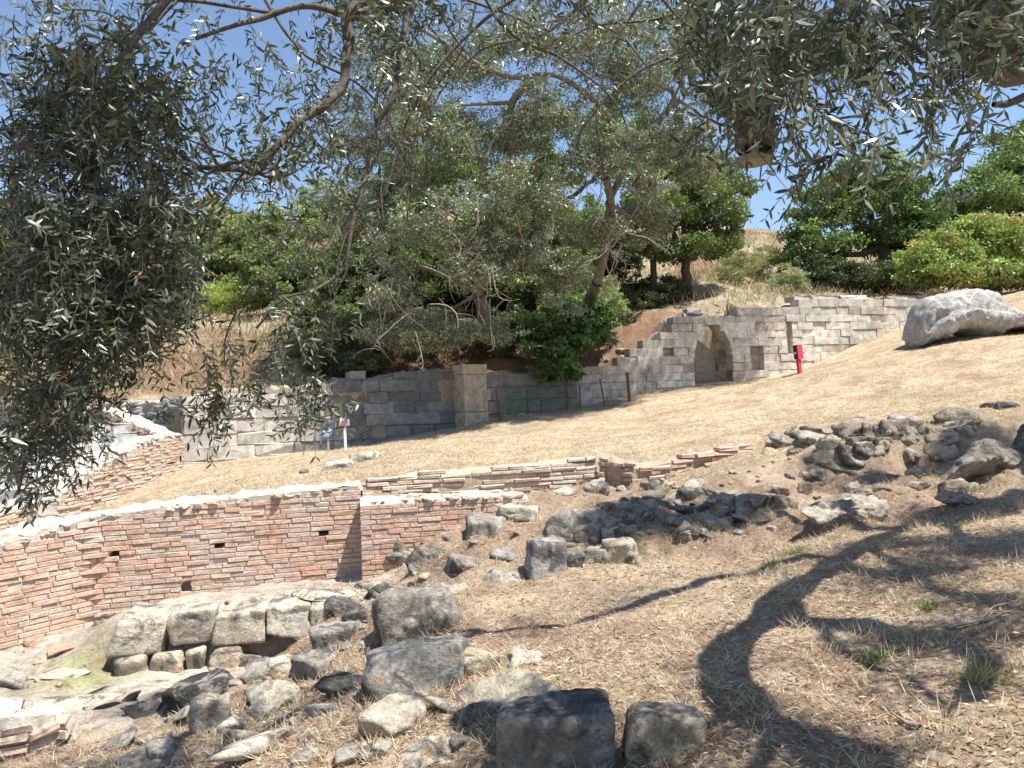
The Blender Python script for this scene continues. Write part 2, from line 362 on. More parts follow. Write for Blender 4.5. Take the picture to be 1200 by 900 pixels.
ICO = {}
def ico(n_):
    if n_ not in ICO:
        bm = bmesh.new(); bmesh.ops.create_icosphere(bm, subdivisions=n_, radius=1.0)
        ICO[n_] = (np.array([v.co[:] for v in bm.verts]), np.array([[v.index for v in f.verts] for f in bm.faces])); bm.free()
    return ICO[n_]
def rock_mesh(w, d, h_, boxy, seed, sub=4, amp=0.10):
    r_ = np.random.default_rng(seed); dirs, f = ico(sub)
    ns = r_.normal(size=(int(10 + 6 * r_.random()), 3)); ns /= np.linalg.norm(ns, axis=1, keepdims=True); hs = r_.uniform(0.60, 1.0, len(ns))
    if boxy:
        ax = np.array([[1,0,0],[-1,0,0],[0,1,0],[0,-1,0],[0,0,1],[0,0,-1]]) + r_.normal(0, 0.10, (6, 3)); ax /= np.linalg.norm(ax, axis=1, keepdims=True)
        ns = np.vstack([ax, ns]); hs = np.concatenate([np.full(6, 0.85), hs + (0.62 if boxy == 2 else 0.33)])
    dn = np.maximum(dirs @ ns.T, 1e-3); p_ = 22
    rad = ((hs[None] / dn) ** -p_).sum(1) ** (-1 / p_)
    v = dirs * rad[:, None]
    ext = (v.max(0) - v.min(0)); v = (v - (v.max(0) + v.min(0)) / 2) / ext * np.array([w, d, h_])
    m_ = (w * d * h_) ** (1 / 3)
    nz = fbm(v / m_ * 2.2 + seed * 3.7, 5, seed % 97, 0.55)
    nz2 = np.abs(fbm(v / m_ * 5 + seed, 3, seed % 89)) + .5 * np.abs(fbm(v / m_ * 13 + seed, 2, seed % 83))
    v = v + dirs * ((nz * amp * 0.7 - nz2 * amp * 0.35) * m_)[:, None]
    return v, f
# ------------------------------------------------------------------ masonry
def arc(path):
    path = np.asarray(path, float); s = np.concatenate([[0], np.cumsum(np.linalg.norm(np.diff(path, axis=0), axis=1))])
    return path, s
def path_at(path, S, s):
    x = np.interp(s, S, path[:, 0]); y = np.interp(s, S, path[:, 1])
    e = 0.05; x2 = np.interp(np.minimum(s + e, S[-1]), S, path[:, 0]); y2 = np.interp(np.minimum(s + e, S[-1]), S, path[:, 1])
    x1 = np.interp(np.maximum(s - e, 0), S, path[:, 0]); y1 = np.interp(np.maximum(s - e, 0), S, path[:, 1])
    t = np.array([x2 - x1, y2 - y1]); t /= np.linalg.norm(t) + 1e-9
    return np.array([x, y]), t, np.array([t[1], -t[0]])     # point, tangent, outward normal (towards the viewer)
BOXF = np.array([[0,1,2,3],[0,4,5,1],[1,5,6,2],[2,6,7,3],[3,7,4,0],[4,8,9,5],[5,9,10,6],[6,10,11,7],[7,11,8,4]])
def stone_box(mb, path, S, s0, s1, z0, z1, front, depth, e, jit, col, rng):
    ring = []
    for (off, ins) in ((front, e), (front - e, 0), (-depth, 0)):
        for (s, z) in ((s0 + ins, z0 + ins), (s1 - ins, z0 + ins), (s1 - ins, z1 - ins), (s0 + ins, z1 - ins)):
            p, t, n_ = path_at(path, S, min(max(s, 0), S[-1])); w = p + n_ * off
            ring.append((w[0], w[1], z))
    v = np.array(ring)
    v[:8] += rng.normal(0, jit, (8, 3))
    mb.add(v, BOXF, col)
def course_wall(path, zb, zt, ch, lr, pal, rng, gap=0.008, depth=0.12, e=0.008, jit=0.004, prot=0.012, miss=0.0, spans=None, rag=0.0, topz=None, chj=0.0, tint=None, zstart=None, mixp=.5):
    path, S = arc(path); mb = MB(); L = S[-1]
    ss = np.linspace(0, L, 200); ztmax = max(zt(s) for s in ss); z = min(zb(s) for s in ss) if zstart is None else zstart
    while z < ztmax:
        hh = ch * (1 + rng.uniform(-chj, chj)); zm = z + hh / 2
        for (a, b) in (spans(zm) if spans else [(0, L)]):
            s = a; first = True
            while s < b - 0.02:
                l = rng.uniform(*lr)
                if first: l *= rng.uniform(0.4, 1.0); first = False
                e1 = min(s + l, b)
                if b - e1 < lr[0] * 0.45: e1 = b
                m = (s + e1) / 2
                if z + hh <= zt(m) + rng.normal(0, rag) + hh * 0.35 and z + hh > zb(m) - 0.05 and rng.random() > miss:
                    c = (np.array(pal[rng.integers(len(pal))]) * mixp + (1 - mixp) * np.mean(pal, 0)) * rng.uniform(0.9, 1.09)
                    if tint is not None: c = tint(c, m, zm, rng)
                    stone_box(mb, path, S, s + gap / 2, e1 - gap / 2, z + gap / 2, z + hh - gap / 2, rng.normal(0, prot), depth, e, jit, c, rng)
                s = e1
        z += hh
    return mb
def core(path, zb, zt, back, front=-0.03, ds=0.08, col=(0.5, 0.44, 0.36), rough=0.02, seed=0, drop=0.0, spans=None, holes=None):
    """rubble and mortar core behind the facing: face, top and back as one closed strip"""
    path, S = arc(path); n_ = max(int(S[-1] / ds), 4); k = 7; rows = []
    for s in np.linspace(0, S[-1], n_):
        p, t, nn = path_at(path, S, s); a = p + nn * front; z = zt(s) - drop
        r = [(a[0], a[1], zb(s) - 0.3), (a[0], a[1], z - 0.02)]
        for j in range(k):
            w = p + nn * (front - 0.02 - (back + front) * j / (k - 1)); r.append((w[0], w[1], z + (0.03 if 0 < j < k - 1 else 0)))
        w = p - nn * back; r.append((w[0], w[1], zb(s) - 0.3)); rows.append(r)
    v = np.array(rows); m = v.shape[1]; v = v.reshape(-1, 3)
    nz = (fbm(v * 7, 5, seed, .6) + .35) * rough; v[:, 2] += np.where(np.tile(np.arange(m), n_) % m > 0, nz, 0)
    v[:, :2] += (fbm(v * 5 + 9, 3, seed + 3) * rough * 0.4)[:, None]
    i = (np.arange(n_ - 1)[:, None] * m + np.arange(1 if holes else 0, m - 1)[None]).ravel()
    f = np.stack([i, i + m, i + m + 1, i + 1], 1)
    c = np.array(col) * (1 + 0.12 * fbm(v * 3, 3, seed + 8))[:, None]
    caps = np.array([[j for j in range(m)], [(n_ - 1) * m + j for j in range(m)][::-1]])
    mb = MB(); mb.add(v, f, c); mb.f.setdefault(m, []).append(caps)
    if holes:
        sg = np.arange(0, S[-1], 0.033); zg = np.linspace(0, 1, 46); gv = []
        for s in sg:
            p, t, nn = path_at(path, S, s); z0_ = zb(s) - .3; z1_ = zt(s) - drop + .035
            for u in zg:
                z = z0_ + (z1_ - z0_) * u; dp = 0.2 if any(abs(s - hs) < .05 and abs(z - hz) < .04 for hs, hz in holes) else 0
                w = p + nn * (front - dp); gv.append((w[0], w[1], z))
        a_, b_ = len(sg), len(zg); ii = (np.arange(a_ - 1)[:, None] * b_ + np.arange(b_ - 1)[None]).ravel()
        gv = np.array(gv); mb.add(gv, np.stack([ii, ii + b_, ii + b_ + 1, ii + 1], 1), np.array(col) * (1 + 0.12 * fbm(gv * 3, 3, seed + 8))[:, None])
    return mb
def prof(pts):
    a = np.array(pts, float); return lambda s: float(np.interp(s, a[:, 0], a[:, 1]))
def top_profile(path, marks):
    """marks: (px, py, Y) on the top edge -> profile over arclength (nearest by projection on the path)"""
    path, S = arc(path); dense = np.linspace(0, S[-1], 400); pts = np.array([path_at(path, S, s)[0] for s in dense]); out = []
    for m in marks:
        w = P(*m); out.append((dense[np.argmin(((pts - w[:2]) ** 2).sum(1))], w[2]))
    return prof(sorted(out))
def base_from_ground(path, off=0.25, sink=0.12):
    path, S = arc(path); ss = np.linspace(0, S[-1], 60); z = []
    for s in ss:
        p, t, n_ = path_at(path, S, s); z.append(h1(*(p + n_ * off)) - sink)
    return prof(list(zip(ss, z)))
BRICKS = [(0.55,0.295,0.195),(0.58,0.34,0.235),(0.52,0.265,0.175),(0.60,0.40,0.29),(0.56,0.44,0.34),(0.52,0.32,0.235),(0.61,0.375,0.25)]
GREYB = [(0.48,0.42,0.35),(0.44,0.37,0.31),(0.52,0.46,0.38),(0.46,0.35,0.28)]
ASH = [(0.45,0.42,0.365),(0.42,0.39,0.34),(0.48,0.45,0.395),(0.40,0.37,0.325),(0.48,0.43,0.35)]
ASHD = [(0.40,0.39,0.37),(0.34,0.33,0.31),(0.45,0.43,0.40),(0.30,0.30,0.29),(0.46,0.42,0.36)]
def wall_thing(name, label, cat, parts, group=None):
    """parts: list of (part name, MB, material); the first point is the base"""
    v0 = parts[0][1].v[0][0]; root = empty(name, tuple(v0))
    tag(root, label, cat, group, 'thing')
    for (pn, mb, mat) in parts:
        if pn in ('capstone', 'recess_panel', 'pillar_block'): each(mb, pn, mat, root)
        else: mb.build(pn, mat, root)
    localise(root); return root

rng = np.random.default_rng(11)
def each(mb, name, mat, root):
    for v_, c_ in zip(mb.v, mb.c): mk(name, v_, BOXF if len(v_) == 12 else np.array([[0,2,3,1],[4,5,7,6],[0,1,5,4],[2,6,7,3],[0,4,6,2],[1,3,7,5]]), mat, root, c_)
def lumps(path, zt, n_, back, rng, col):
    path, S = arc(path); mb = MB()
    for _ in range(n_):
        s = rng.uniform(0.05, S[-1] - .05); p, t, nn = path_at(path, S, s); off = rng.uniform(-.02, back) ** 1.0 if back > .3 else rng.uniform(0, back)
        w_ = rng.uniform(.06, .20); v, f = rock_mesh(w_, w_ * rng.uniform(.5, .9), w_ * rng.uniform(.25, .5), rng.random() < .5, int(rng.integers(1, 90000)), 2, .12)
        a = rng.uniform(0, 3.1); M_ = np.array([[math.cos(a), -math.sin(a), 0], [math.sin(a), math.cos(a), 0], [0, 0, 1]])
        q_ = p - nn * max(off, .03); mb.add(v @ M_.T + np.array([q_[0], q_[1], zt(s) + rng.uniform(-.01, .02)]), f, np.array(col[rng.integers(len(col))]) * rng.uniform(.8, 1.15))
    return mb
# 1 main brick wall: left wing, corner and long face
pA = np.array([(-6.9,4.6),(-5.6,6.5),(-4.95,7.5),(-4.45,8.3)]); pB = np.array([(-4.45,8.3),(-3.1,8.67),(-1.76,9.0)])
pF = np.vstack([pA, pB[1:]])
tF = top_profile(pF, [(-300,700,5.2),(-60,662,7.1),(0,644,7.55),(45,630,7.9),(105,612,8.3),(215,597,8.5),(330,583,8.8),(430,574,9.0)])
bF = base_from_ground(pF, 0.2, 0.1)
def tintF(c, s, z, r):
    q_ = np.array([[s * 0.9, z * 2.2, 3.0]]); n_ = fbm(q_, 3, 91)[0]
    if n_ > 0.18 and r.random() < 0.55: c = c * .5 + .5 * np.array(GREYB[r.integers(4)]) * r.uniform(0.9, 1.1)
    return c
SF = arc(pF)[1]
putlogs = [(a + SF[3], z) for a, z in ((0.20,-1.35),(1.25,-1.33),(2.35,-1.28),(0.9,-1.75))]
def spansF(zm):
    cut = [(s - 0.05, s + 0.05) for s, z in putlogs if abs(zm - z) < 0.036]
    out = []; a = 0
    for lo, hi in sorted(cut): out.append((a, lo)); a = hi
    out.append((a, SF[-1])); return out
mbF = course_wall(pF, bF, tF, 0.054, (0.16, 0.30), BRICKS, rng, 0.008, 0.10, 0.004, 0.002, 0.0042, 0.012, spans=spansF, rag=0.01, tint=tintF)
wall_thing('brick_wall', 'long ruined red brick wall with a broad pale mortar top at left of the hollow', 'wall',
           [('brickwork', mbF, M_BRICK), ('broken_top', lumps(pF, lambda s: tF(s) + .02, 420, .5, rng, [(0.50,0.45,0.38),(0.44,0.40,0.34),(0.56,0.50,0.43),(0.48,0.33,0.25)]), M_MORTAR), ('mortar_core', core(pF, bF, lambda s: tF(s) + 0.012, 0.65, -0.014, ds=0.05, col=(0.50,0.44,0.37), rough=0.05, seed=4, holes=putlogs), M_MORTAR)])
# 2 projecting brick wall (pier) right of it
pP = np.array([(-1.70,8.58),(-0.9,8.72),(0.15,8.95)])
tP = top_profile(pP, [(419,592,8.6),(480,588,8.7),(560,584,8.85),(605,584,8.95)])
bP = base_from_ground(pP, 0.2, 0.1)
wall_thing('brick_wall', 'short projecting brick wall with a clean vertical edge beside the stone bank', 'wall',
    [('broken_top', lumps(pP, lambda s: tP(s) + .01, 110, .45, rng, [(0.50,0.45,0.38),(0.44,0.40,0.34),(0.50,0.36,0.28)]), M_MORTAR),
     ('brickwork', course_wall(pP, bP, tP, 0.054, (0.16, 0.30), BRICKS, rng, 0.008, 0.10, 0.004, 0.002, 0.0042, 0.012, rag=0.008), M_BRICK),
     ('mortar_core', core(pP, bP, tP, 0.5, -0.014, ds=0.05, col=(0.55,0.49,0.41), rough=0.03, seed=6, drop=0.01), M_MORTAR)])
# 3 low brick courses along the terrace
pU = np.array([P(388,585,9.75)[:2], P(520,570,10.1)[:2], P(700,555,10.6)[:2]])
tU = top_profile(pU, [(388,577,9.75),(430,566,9.85),(480,556,10.0),(600,546,10.3),(700,536,10.6)])
bU = base_from_ground(pU, 0.15, 0.06)
wall_thing('low_brick_wall', 'low line of pale brick courses along the terrace above the brick walls', 'wall',
    [('brickwork', course_wall(pU, bU, tU, 0.056, (0.2, 0.42), BRICKS[3:6] + GREYB, rng, 0.010, 0.12, 0.009, 0.004, 0.014, 0.03, rag=0.02, tint=tintF), M_BRICK),
     ('mortar_core', core(pU, bU, tU, 0.35, -0.02, col=(0.46,0.37,0.27), rough=0.03, seed=8, drop=0.05), M_MORTAR)])
# 4 broken brick wall end and its thin continuation to the right
pV = np.array([P(701,555,10.55)[:2], P(742,560,10.15)[:2], P(765,553,10.3)[:2], P(830,538,10.7)[:2], P(884,526,11.0)[:2]])
tV = top_profile(pV, [(701,533,10.55),(718,538,10.4),(742,546,10.15),(780,540,10.4),(884,518,11.0)])
bV = base_from_ground(pV, 0.15, 0.06)
wall_thing('low_brick_wall', 'dark broken brick wall stub running on as a thin brick line towards the rocks', 'wall',
    [('brickwork', course_wall(pV, bV, tV, 0.062, (0.16, 0.34), BRICKS[:3] + [(0.3,0.17,0.12),(0.34,0.22,0.17)], rng, 0.012, 0.12, 0.009, 0.006, 0.02, 0.05, rag=0.02), M_BRICK),
     ('mortar_core', core(pV, bV, tV, 0.3, -0.03, col=(0.38,0.29,0.21), rough=0.03, seed=9, drop=0.05), M_MORTAR)])
# 5 curved brick retaining wall of the theatre
pC = smooth_path([tuple(P(a, 560, b)[:2]) for a, b in ((-160,10.0),(-60,10.6),(30,11.7),(100,13.0),(160,14.8),(216,17.2))], 8)
tC = top_profile(pC, [(-160,610,10.0),(0,602,11.3),(55,588,12.2),(100,560,13.0),(130,540,13.8),(162,524,14.9),(190,514,16.2),(216,511,17.2)])
bC = base_from_ground(pC, 0.25, 0.3)
wall_thing('brick_wall', 'curved red brick retaining wall with a sloping top at the end of the theatre seats', 'wall',
    [('broken_top', lumps(pC, lambda s: tC(s) + .03, 260, .5, rng, [(0.50,0.46,0.40),(0.42,0.39,0.34),(0.56,0.51,0.45)]), M_MORTAR),
     ('brickwork', course_wall(pC, bC, tC, 0.058, (0.18, 0.34), [(0.60,0.38,0.27),(0.62,0.43,0.32),(0.56,0.34,0.24),(0.62,0.48,0.38)], rng, 0.012, 0.10, 0.008, 0.004, 0.009, 0.015, rag=0.01), M_BRICK),
     ('mortar_core', core(pC, bC, lambda s: tC(s) + 0.02, 0.55, -0.01, ds=0.08, col=(0.48,0.43,0.36), rough=0.04, seed=12), M_MORTAR)])
# 6 theatre seats behind it
seat_root = empty('theatre_seating', tuple(P(60, 560, 14))); tag(seat_root, 'curved rows of worn grey stone theatre seats behind the hanging leaves', 'seating')
for k in range(6):
    y0 = 0.55 + 0.62 * k
    pk = []
    for (a, b) in ((-200,11.0),(-60,11.9),(30,12.9),(90,14.0),(140,15.4),(172,16.6)):
        w = P(a, 540, b + 0.0)[:2]; pk.append((w[0] - 0.12 * k, w[1] + y0 * 0.9))
    pk = smooth_path(pk, 6); zk = -0.92 + 0.20 * k
    pk = pk[:len(pk) - 2 * k]
    cw = course_wall(pk, lambda s: zk - 0.28, lambda s: zk, 0.28, (0.5, 1.1), [(0.44,0.43,0.41),(0.5,0.48,0.45),(0.38,0.37,0.36)], rng, 0.015, 0.7, 0.025, 0.015, 0.02, 0.03, zstart=zk - 0.28)
    cw.build('seat_row', M_STONE, seat_root)
localise(seat_root)
# 7 shaded brick wall above the seats, 8 low rubble wall
pD = smooth_path([tuple(P(a, 500, b)[:2]) for a, b in ((20,18.2),(80,18.0),(130,17.6),(186,16.9))], 6)
tD = top_profile(pD, [(20,478,18.2),(112,483,17.7),(140,492,17.5),(165,503,17.2),(186,514,16.9)])
wall_thing('brick_wall', 'dark red brick wall with a pale sloping top above the theatre seats', 'wall',
    [('broken_top', lumps(pD, lambda s: tD(s) + .04, 160, .45, rng, [(0.50,0.46,0.40),(0.42,0.39,0.34)]), M_MORTAR),
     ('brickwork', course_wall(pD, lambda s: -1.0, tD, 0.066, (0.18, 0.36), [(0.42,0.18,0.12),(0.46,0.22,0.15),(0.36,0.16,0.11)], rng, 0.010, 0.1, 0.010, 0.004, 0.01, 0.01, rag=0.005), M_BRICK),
     ('mortar_core', core(pD, lambda s: -1.0, lambda s: tD(s) + 0.04, 0.5, -0.03, ds=0.08, col=(0.46,0.41,0.34), rough=0.05, seed=14), M_MORTAR)])
pE = smooth_path([tuple(P(a, 490, b)[:2]) for a, b in ((-60,20.6),(100,20.0),(160,19.6),(214,18.9))], 6)
tE = top_profile(pE, [(-60,476,20.6),(100,474,20.0),(160,471,19.6),(214,468,18.9)])
wall_thing('rubble_wall', 'low grey rubble wall at the foot of the dry grass bank on the left', 'wall',
    [('stonework', course_wall(pE, lambda s: -0.6, tE, 0.13, (0.15, 0.45), ASHD, rng, 0.02, 0.2, 0.025, 0.02, 0.03, 0.04, rag=0.04, chj=0.3), M_STONE),
     ('rubble_core', core(pE, lambda s: -0.6, tE, 0.6, -0.06, ds=0.15, col=(0.42,0.38,0.31), rough=0.06, seed=15, drop=0.05), M_MORTAR)])
# 9 ashlar retaining wall left
pG = plan([(214,18.5),(360,20.5),(450,21.9),(534,23.3)]); tG = top_profile(pG, [(214,476,18.5),(228,468,18.7),(240,458,18.9),(300,452,19.6),(360,452,20.5),(450,440,21.9),(500,432,22.7),(534,430,23.3)])
bG = base_from_ground(pG, 0.3, 0.2); SG = arc(pG)[1]
def shadeG(c, s, z, r):  # paints tree shade into the blocks towards the right end
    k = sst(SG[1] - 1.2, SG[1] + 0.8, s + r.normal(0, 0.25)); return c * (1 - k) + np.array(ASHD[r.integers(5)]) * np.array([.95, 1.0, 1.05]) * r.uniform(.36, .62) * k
wall_thing('stone_wall', 'grey ashlar retaining wall of large blocks, half shaded, behind the two small signs', 'wall',
    [('blockwork', course_wall(pG, bG, tG, 0.27, (0.38, 1.2), ASH[:4], rng, 0.010, 0.3, 0.016, 0.018, 0.03, 0.02, rag=0.12, chj=0.25, tint=shadeG), M_STONE),
     ('rubble_core', core(pG, bG, tG, 0.8, -0.05, ds=0.2, col=(0.32,0.27,0.2), rough=0.08, seed=18, drop=0.08), M_MORTAR)])
# 10 squared pillar
def rockish_box(name, label, cat, c, sx, sy, sz, M, col, mat, seed, grp=None): ...
pH = plan([(535,23.2),(566,23.35)]); 
pHp = np.vstack([plan([(536,23.75)]), plan([(535,22.95)]), plan([(567,23.2)]), plan([(568,23.9)])])
zH = P(550, 427, 23.1)[2]; bH = base_from_ground(pHp, 0.2, 0.2)
mbp = MB(); pc = plan([(551.5,23.35)])[0]; ang = math.atan2(pG[-1][1] - pG[-2][1], pG[-1][0] - pG[-2][0]); zz_ = zH
for hh_, sx_ in ((.30, .84), (1.10, .80), (1.2, .82)):
    vs_p = []
    for (d_, e_) in ((0, .02), (.02, 0)): pass
    v, f = box((0, 0, 0), sx_, .6, hh_ - .008, None); bmv = v
    M2 = np.array([[math.cos(ang), -math.sin(ang), 0], [math.sin(ang), math.cos(ang), 0], [0, 0, 1]])
    mbp.add((v + rng.normal(0, .008, (8, 3))) @ M2.T + np.array([pc[0], pc[1], zz_ - hh_ / 2]), f, np.array([0.47, 0.39, 0.285]) * rng.uniform(.93, 1.05)); zz_ -= hh_
wall_thing('stone_pillar', 'squared buff stone pillar standing at the end of the dark ashlar wall', 'pillar', [('pillar_block', mbp, M_STONE)])
# 11 wall behind the fence, tree shade put into its block colours
pI = plan([(568,23.85),(620,24.4),(678,25.0)]); tI = top_profile(pI, [(568,433,23.85),(620,436,24.4),(678,432,25.0)]); bI = base_from_ground(pI, 0.3, 0.2)
wall_thing('stone_wall', 'stained block wall, darkened for tree shade, behind the green wire fence and fig bush', 'wall',
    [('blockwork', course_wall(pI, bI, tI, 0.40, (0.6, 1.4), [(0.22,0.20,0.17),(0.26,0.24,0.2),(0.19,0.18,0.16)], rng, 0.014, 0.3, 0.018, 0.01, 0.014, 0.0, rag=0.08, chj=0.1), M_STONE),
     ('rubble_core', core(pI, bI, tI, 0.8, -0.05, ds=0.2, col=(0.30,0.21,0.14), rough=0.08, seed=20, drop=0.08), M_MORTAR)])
# 12 niche wall
pN = plan([(672,25.0),(820,26.0),(930,26.7),(1075,28.0),(1330,30.8)]); SN = arc(pN)[1]
tN = top_profile(pN, [(672,430,25.0),(734,428,25.4),(735,416,25.4),(747,415,25.5),(748,407,25.5),(762,406,25.6),(763,398,25.6),(775,397,25.7),(776,388,25.7),(790,386,25.8),(791,372,25.8),(872,371,26.3),(873,362,26.3),(905,360,26.5),(928,360,26.7),(930,352,26.7),(1075,350,28.0),(1330,352,30.8)])
bN = base_from_ground(pN, 0.3, 0.2)
def s_at(px, Y):
    w = plan([(px, Y)])[0]; dn = np.linspace(0, SN[-1], 2000); return dn[np.argmin(((np.array([path_at(*arc(pN), s)[0] for s in dn]) - w) ** 2).sum(1))]
sA0, sA1 = s_at(816, 26.0), s_at(862, 26.25); sW0, sW1 = s_at(883, 26.4), s_at(898, 26.5)
zA0 = P(838, 450, 26.1)[2]; zA1 = P(835, 377, 26.1)[2]; zAs = zA0 + (zA1 - zA0) * 0.42
zW0 = P(890, 433, 26.4)[2]; zW1 = P(890, 404, 26.4)[2]
sR0, sR1 = s_at(926, 26.7), s_at(932.5, 26.75); zR0 = P(929, 409, 26.7)[2]; zR1 = P(929, 381, 26.7)[2]
sQ0, sQ1 = s_at(780, 25.75), s_at(793, 25.85); zQ0 = P(786, 416, 25.8)[2]; zQ1 = P(786, 407, 25.8)[2]
cA = (sA0 + sA1) / 2; hwA = (sA1 - sA0) / 2; AH = zA1 - zAs
def half(zm):
    if zm < zAs: return hwA
    if zm > zA1: return 0
    return hwA * math.sqrt(max(0, 1 - ((zm - zAs) / AH) ** 1.45))
def spansN(zm):
    cut = []
    if zA0 - 0.6 < zm < zA1: cut.append((cA - half(zm), cA + half(zm)))
    if zW0 < zm < zW1: cut.append((sW0, sW1))
    if zR0 < zm < zR1: cut.append((sR0, sR1))
    if zQ0 < zm < zQ1: cut.append((sQ0, sQ1))
    out = []; a = 0
    for lo, hi in sorted(cut): out.append((a, lo)); a = hi
    out.append((a, SN[-1])); return [o for o in out if o[1] - o[0] > 0.03]
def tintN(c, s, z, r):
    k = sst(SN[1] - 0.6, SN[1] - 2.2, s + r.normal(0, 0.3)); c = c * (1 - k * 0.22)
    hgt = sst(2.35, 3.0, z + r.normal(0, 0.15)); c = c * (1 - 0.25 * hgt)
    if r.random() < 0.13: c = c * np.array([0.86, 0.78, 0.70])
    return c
NW = [(0.60,0.545,0.455),(0.64,0.585,0.495),(0.55,0.505,0.43),(0.66,0.60,0.50),(0.49,0.46,0.41),(0.62,0.54,0.43)]
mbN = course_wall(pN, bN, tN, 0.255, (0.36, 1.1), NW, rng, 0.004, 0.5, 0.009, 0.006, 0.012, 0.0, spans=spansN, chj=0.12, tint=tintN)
niche = MB()
# recessed back and soffit of the arched niche: curved apse blocks, darkened in colour for shade
pNn, pNt = path_at(*arc(pN), cA)[0], path_at(*arc(pN), cA)[1]; pNo = np.array([pNt[1], -pNt[0]])
def apse(cen, hw, dep, z0, ztop_fn, mb, ch, col):
    th = np.linspace(0, math.pi, 11); z = z0; row = 0
    while z < ztop_fn(0.0):
        for j in range(10):
            jj = j
            t0, t1_ = th[jj], th[jj + 1]; zm = z + ch
            pts = []
            for t in (t0, t1_):
                sx = -math.cos(t) * hw; dd = math.sin(t) * dep; w = cen + pNt * sx - pNo * (0.08 + dd); pts.append(w)
            zt_ = min(zm, ztop_fn((t0 + t1_) / 2)); 
            if zt_ <= z + 0.01: continue
            c = np.array(col[(row * 7 + (jj + row) // 2 * 3) % len(col)])
            v = [(pts[0][0], pts[0][1], z + .004), (pts[1][0], pts[1][1], z + .004), (pts[1][0], pts[1][1], zt_ - .004), (pts[0][0], pts[0][1], zt_ - .004)]
            ou = [(x - pNo[0] * 0.15, y - pNo[1] * 0.15, zz) for x, y, zz in v]
            mb.add(np.array(v + ou), np.array([[0,1,2,3],[0,4,5,1],[1,5,6,2],[2,6,7,3],[3,7,4,0]]), c)
        z += ch; row += 1
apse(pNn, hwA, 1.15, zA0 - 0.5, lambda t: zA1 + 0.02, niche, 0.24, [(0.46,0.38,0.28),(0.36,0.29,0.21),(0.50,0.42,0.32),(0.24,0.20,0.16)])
# soffit: strips following the arch, from the face back into the wall
zz = np.concatenate([np.linspace(zA0 - 0.4, zAs, 4), zAs + AH * np.sin(np.linspace(0.12, 1.0, 9) * math.pi / 2)])
outl = [(-half(min(z, zA1 - 1e-4)), z) for z in zz] + [(half(min(z, zA1 - 1e-4)), z) for z in zz[::-1]]
vs = []
for (sx, z) in outl:
    for dpt in (0.02, 0.75):
        w = pNn + pNt * sx - pNo * dpt; vs.append((w[0], w[1], z))
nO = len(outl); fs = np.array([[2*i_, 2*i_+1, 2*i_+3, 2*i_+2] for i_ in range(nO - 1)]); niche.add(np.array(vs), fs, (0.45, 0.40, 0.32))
# voussoirs around the arch head
vou = MB(); zs_ = np.concatenate([zAs + AH * np.array([0, .22, .43, .62, .79, .92])])
prof_ = [(half(z), z) for z in zs_]; prof_ = [(-a_, z) for a_, z in prof_] + [(a_, z) for a_, z in prof_[::-1]]
for i_ in range(len(prof_) - 1):
    (xa, za), (xb, zb_) = prof_[i_], prof_[i_ + 1]
    def outw(x_, z_):
        dx, dz = x_, (z_ - (zAs - AH * .25)); l_ = math.hypot(dx, dz); return x_ + dx / l_ * .17, z_ + dz / l_ * .17
    oa, ob = outw(xa, za), outw(xb, zb_); q4 = [(xa, za), (xb, zb_), ob, oa]; v = []
    for off in (0.022 + .012 * (i_ % 2), -0.45):
        for sx, z in q4:
            w = pNn + pNt * sx + pNo * off; v.append((w[0], w[1], z))
    vou.add(np.array(v), np.array([[0,1,2,3],[0,4,5,1],[1,5,6,2],[2,6,7,3],[3,7,4,0]]), np.array(NW[i_ % 6]) * rng.uniform(0.82, 1.0))
# back panels of the small recesses
rec = MB()
for (a, b, z0, z1, dp) in ((sW0, sW1, zW0, zW1, 0.34), (sR0, sR1, zR0, zR1, 0.2), (sQ0, sQ1, zQ0, zQ1, 0.25)):
    pa, ta, na = path_at(*arc(pN), (a + b) / 2)
    for lo, hi in ((z0 - .1, z0 + (z1 - z0) * .33), (z0 + (z1 - z0) * .33, z0 + (z1 - z0) * .7), (z0 + (z1 - z0) * .7, z1 + .1)):
        w = pa - na * (dp + 0.1); v, f = box((w[0], w[1], (lo + hi) / 2), (b - a) + 0.3, 0.2, hi - lo - 0.008, np.array([[ta[0], -ta[1], 0], [ta[1], ta[0], 0], [0, 0, 1]]))
        rec.add(v, f, np.array([0.56, 0.46, 0.33]) * rng.uniform(0.9, 1.05))
cap = course_wall(np.array([path_at(*arc(pN), s)[0] + np.array([0.1, 0.35]) for s in np.linspace(s_at(935, 26.8), SN[-1], 12)]), lambda s: 0, lambda s: tN(s_at(935, 26.8) + s) + 0.26, 0.24, (0.6, 1.5), ASHD, rng, 0.05, 0.5, 0.04, 0.03, 0.06, 0.25, zstart=tN(SN[-1] * 0.75) - 0.02)
# the wall's core stays behind the openings
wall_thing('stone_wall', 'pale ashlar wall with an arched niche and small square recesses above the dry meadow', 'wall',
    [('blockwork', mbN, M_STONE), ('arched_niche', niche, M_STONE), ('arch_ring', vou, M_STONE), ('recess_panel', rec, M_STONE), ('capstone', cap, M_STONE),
     ('rubble_core', core(np.array([path_at(*arc(pN), s)[0] + np.array([-0.15, 0.85]) for s in np.linspace(0, SN[-1], 30)]), lambda s: 0.2, lambda s: tN(s), 0.5, -0.03, ds=0.2, col=(0.42,0.36,0.28), rough=0.06, seed=22, drop=0.04), M_MORTAR)])
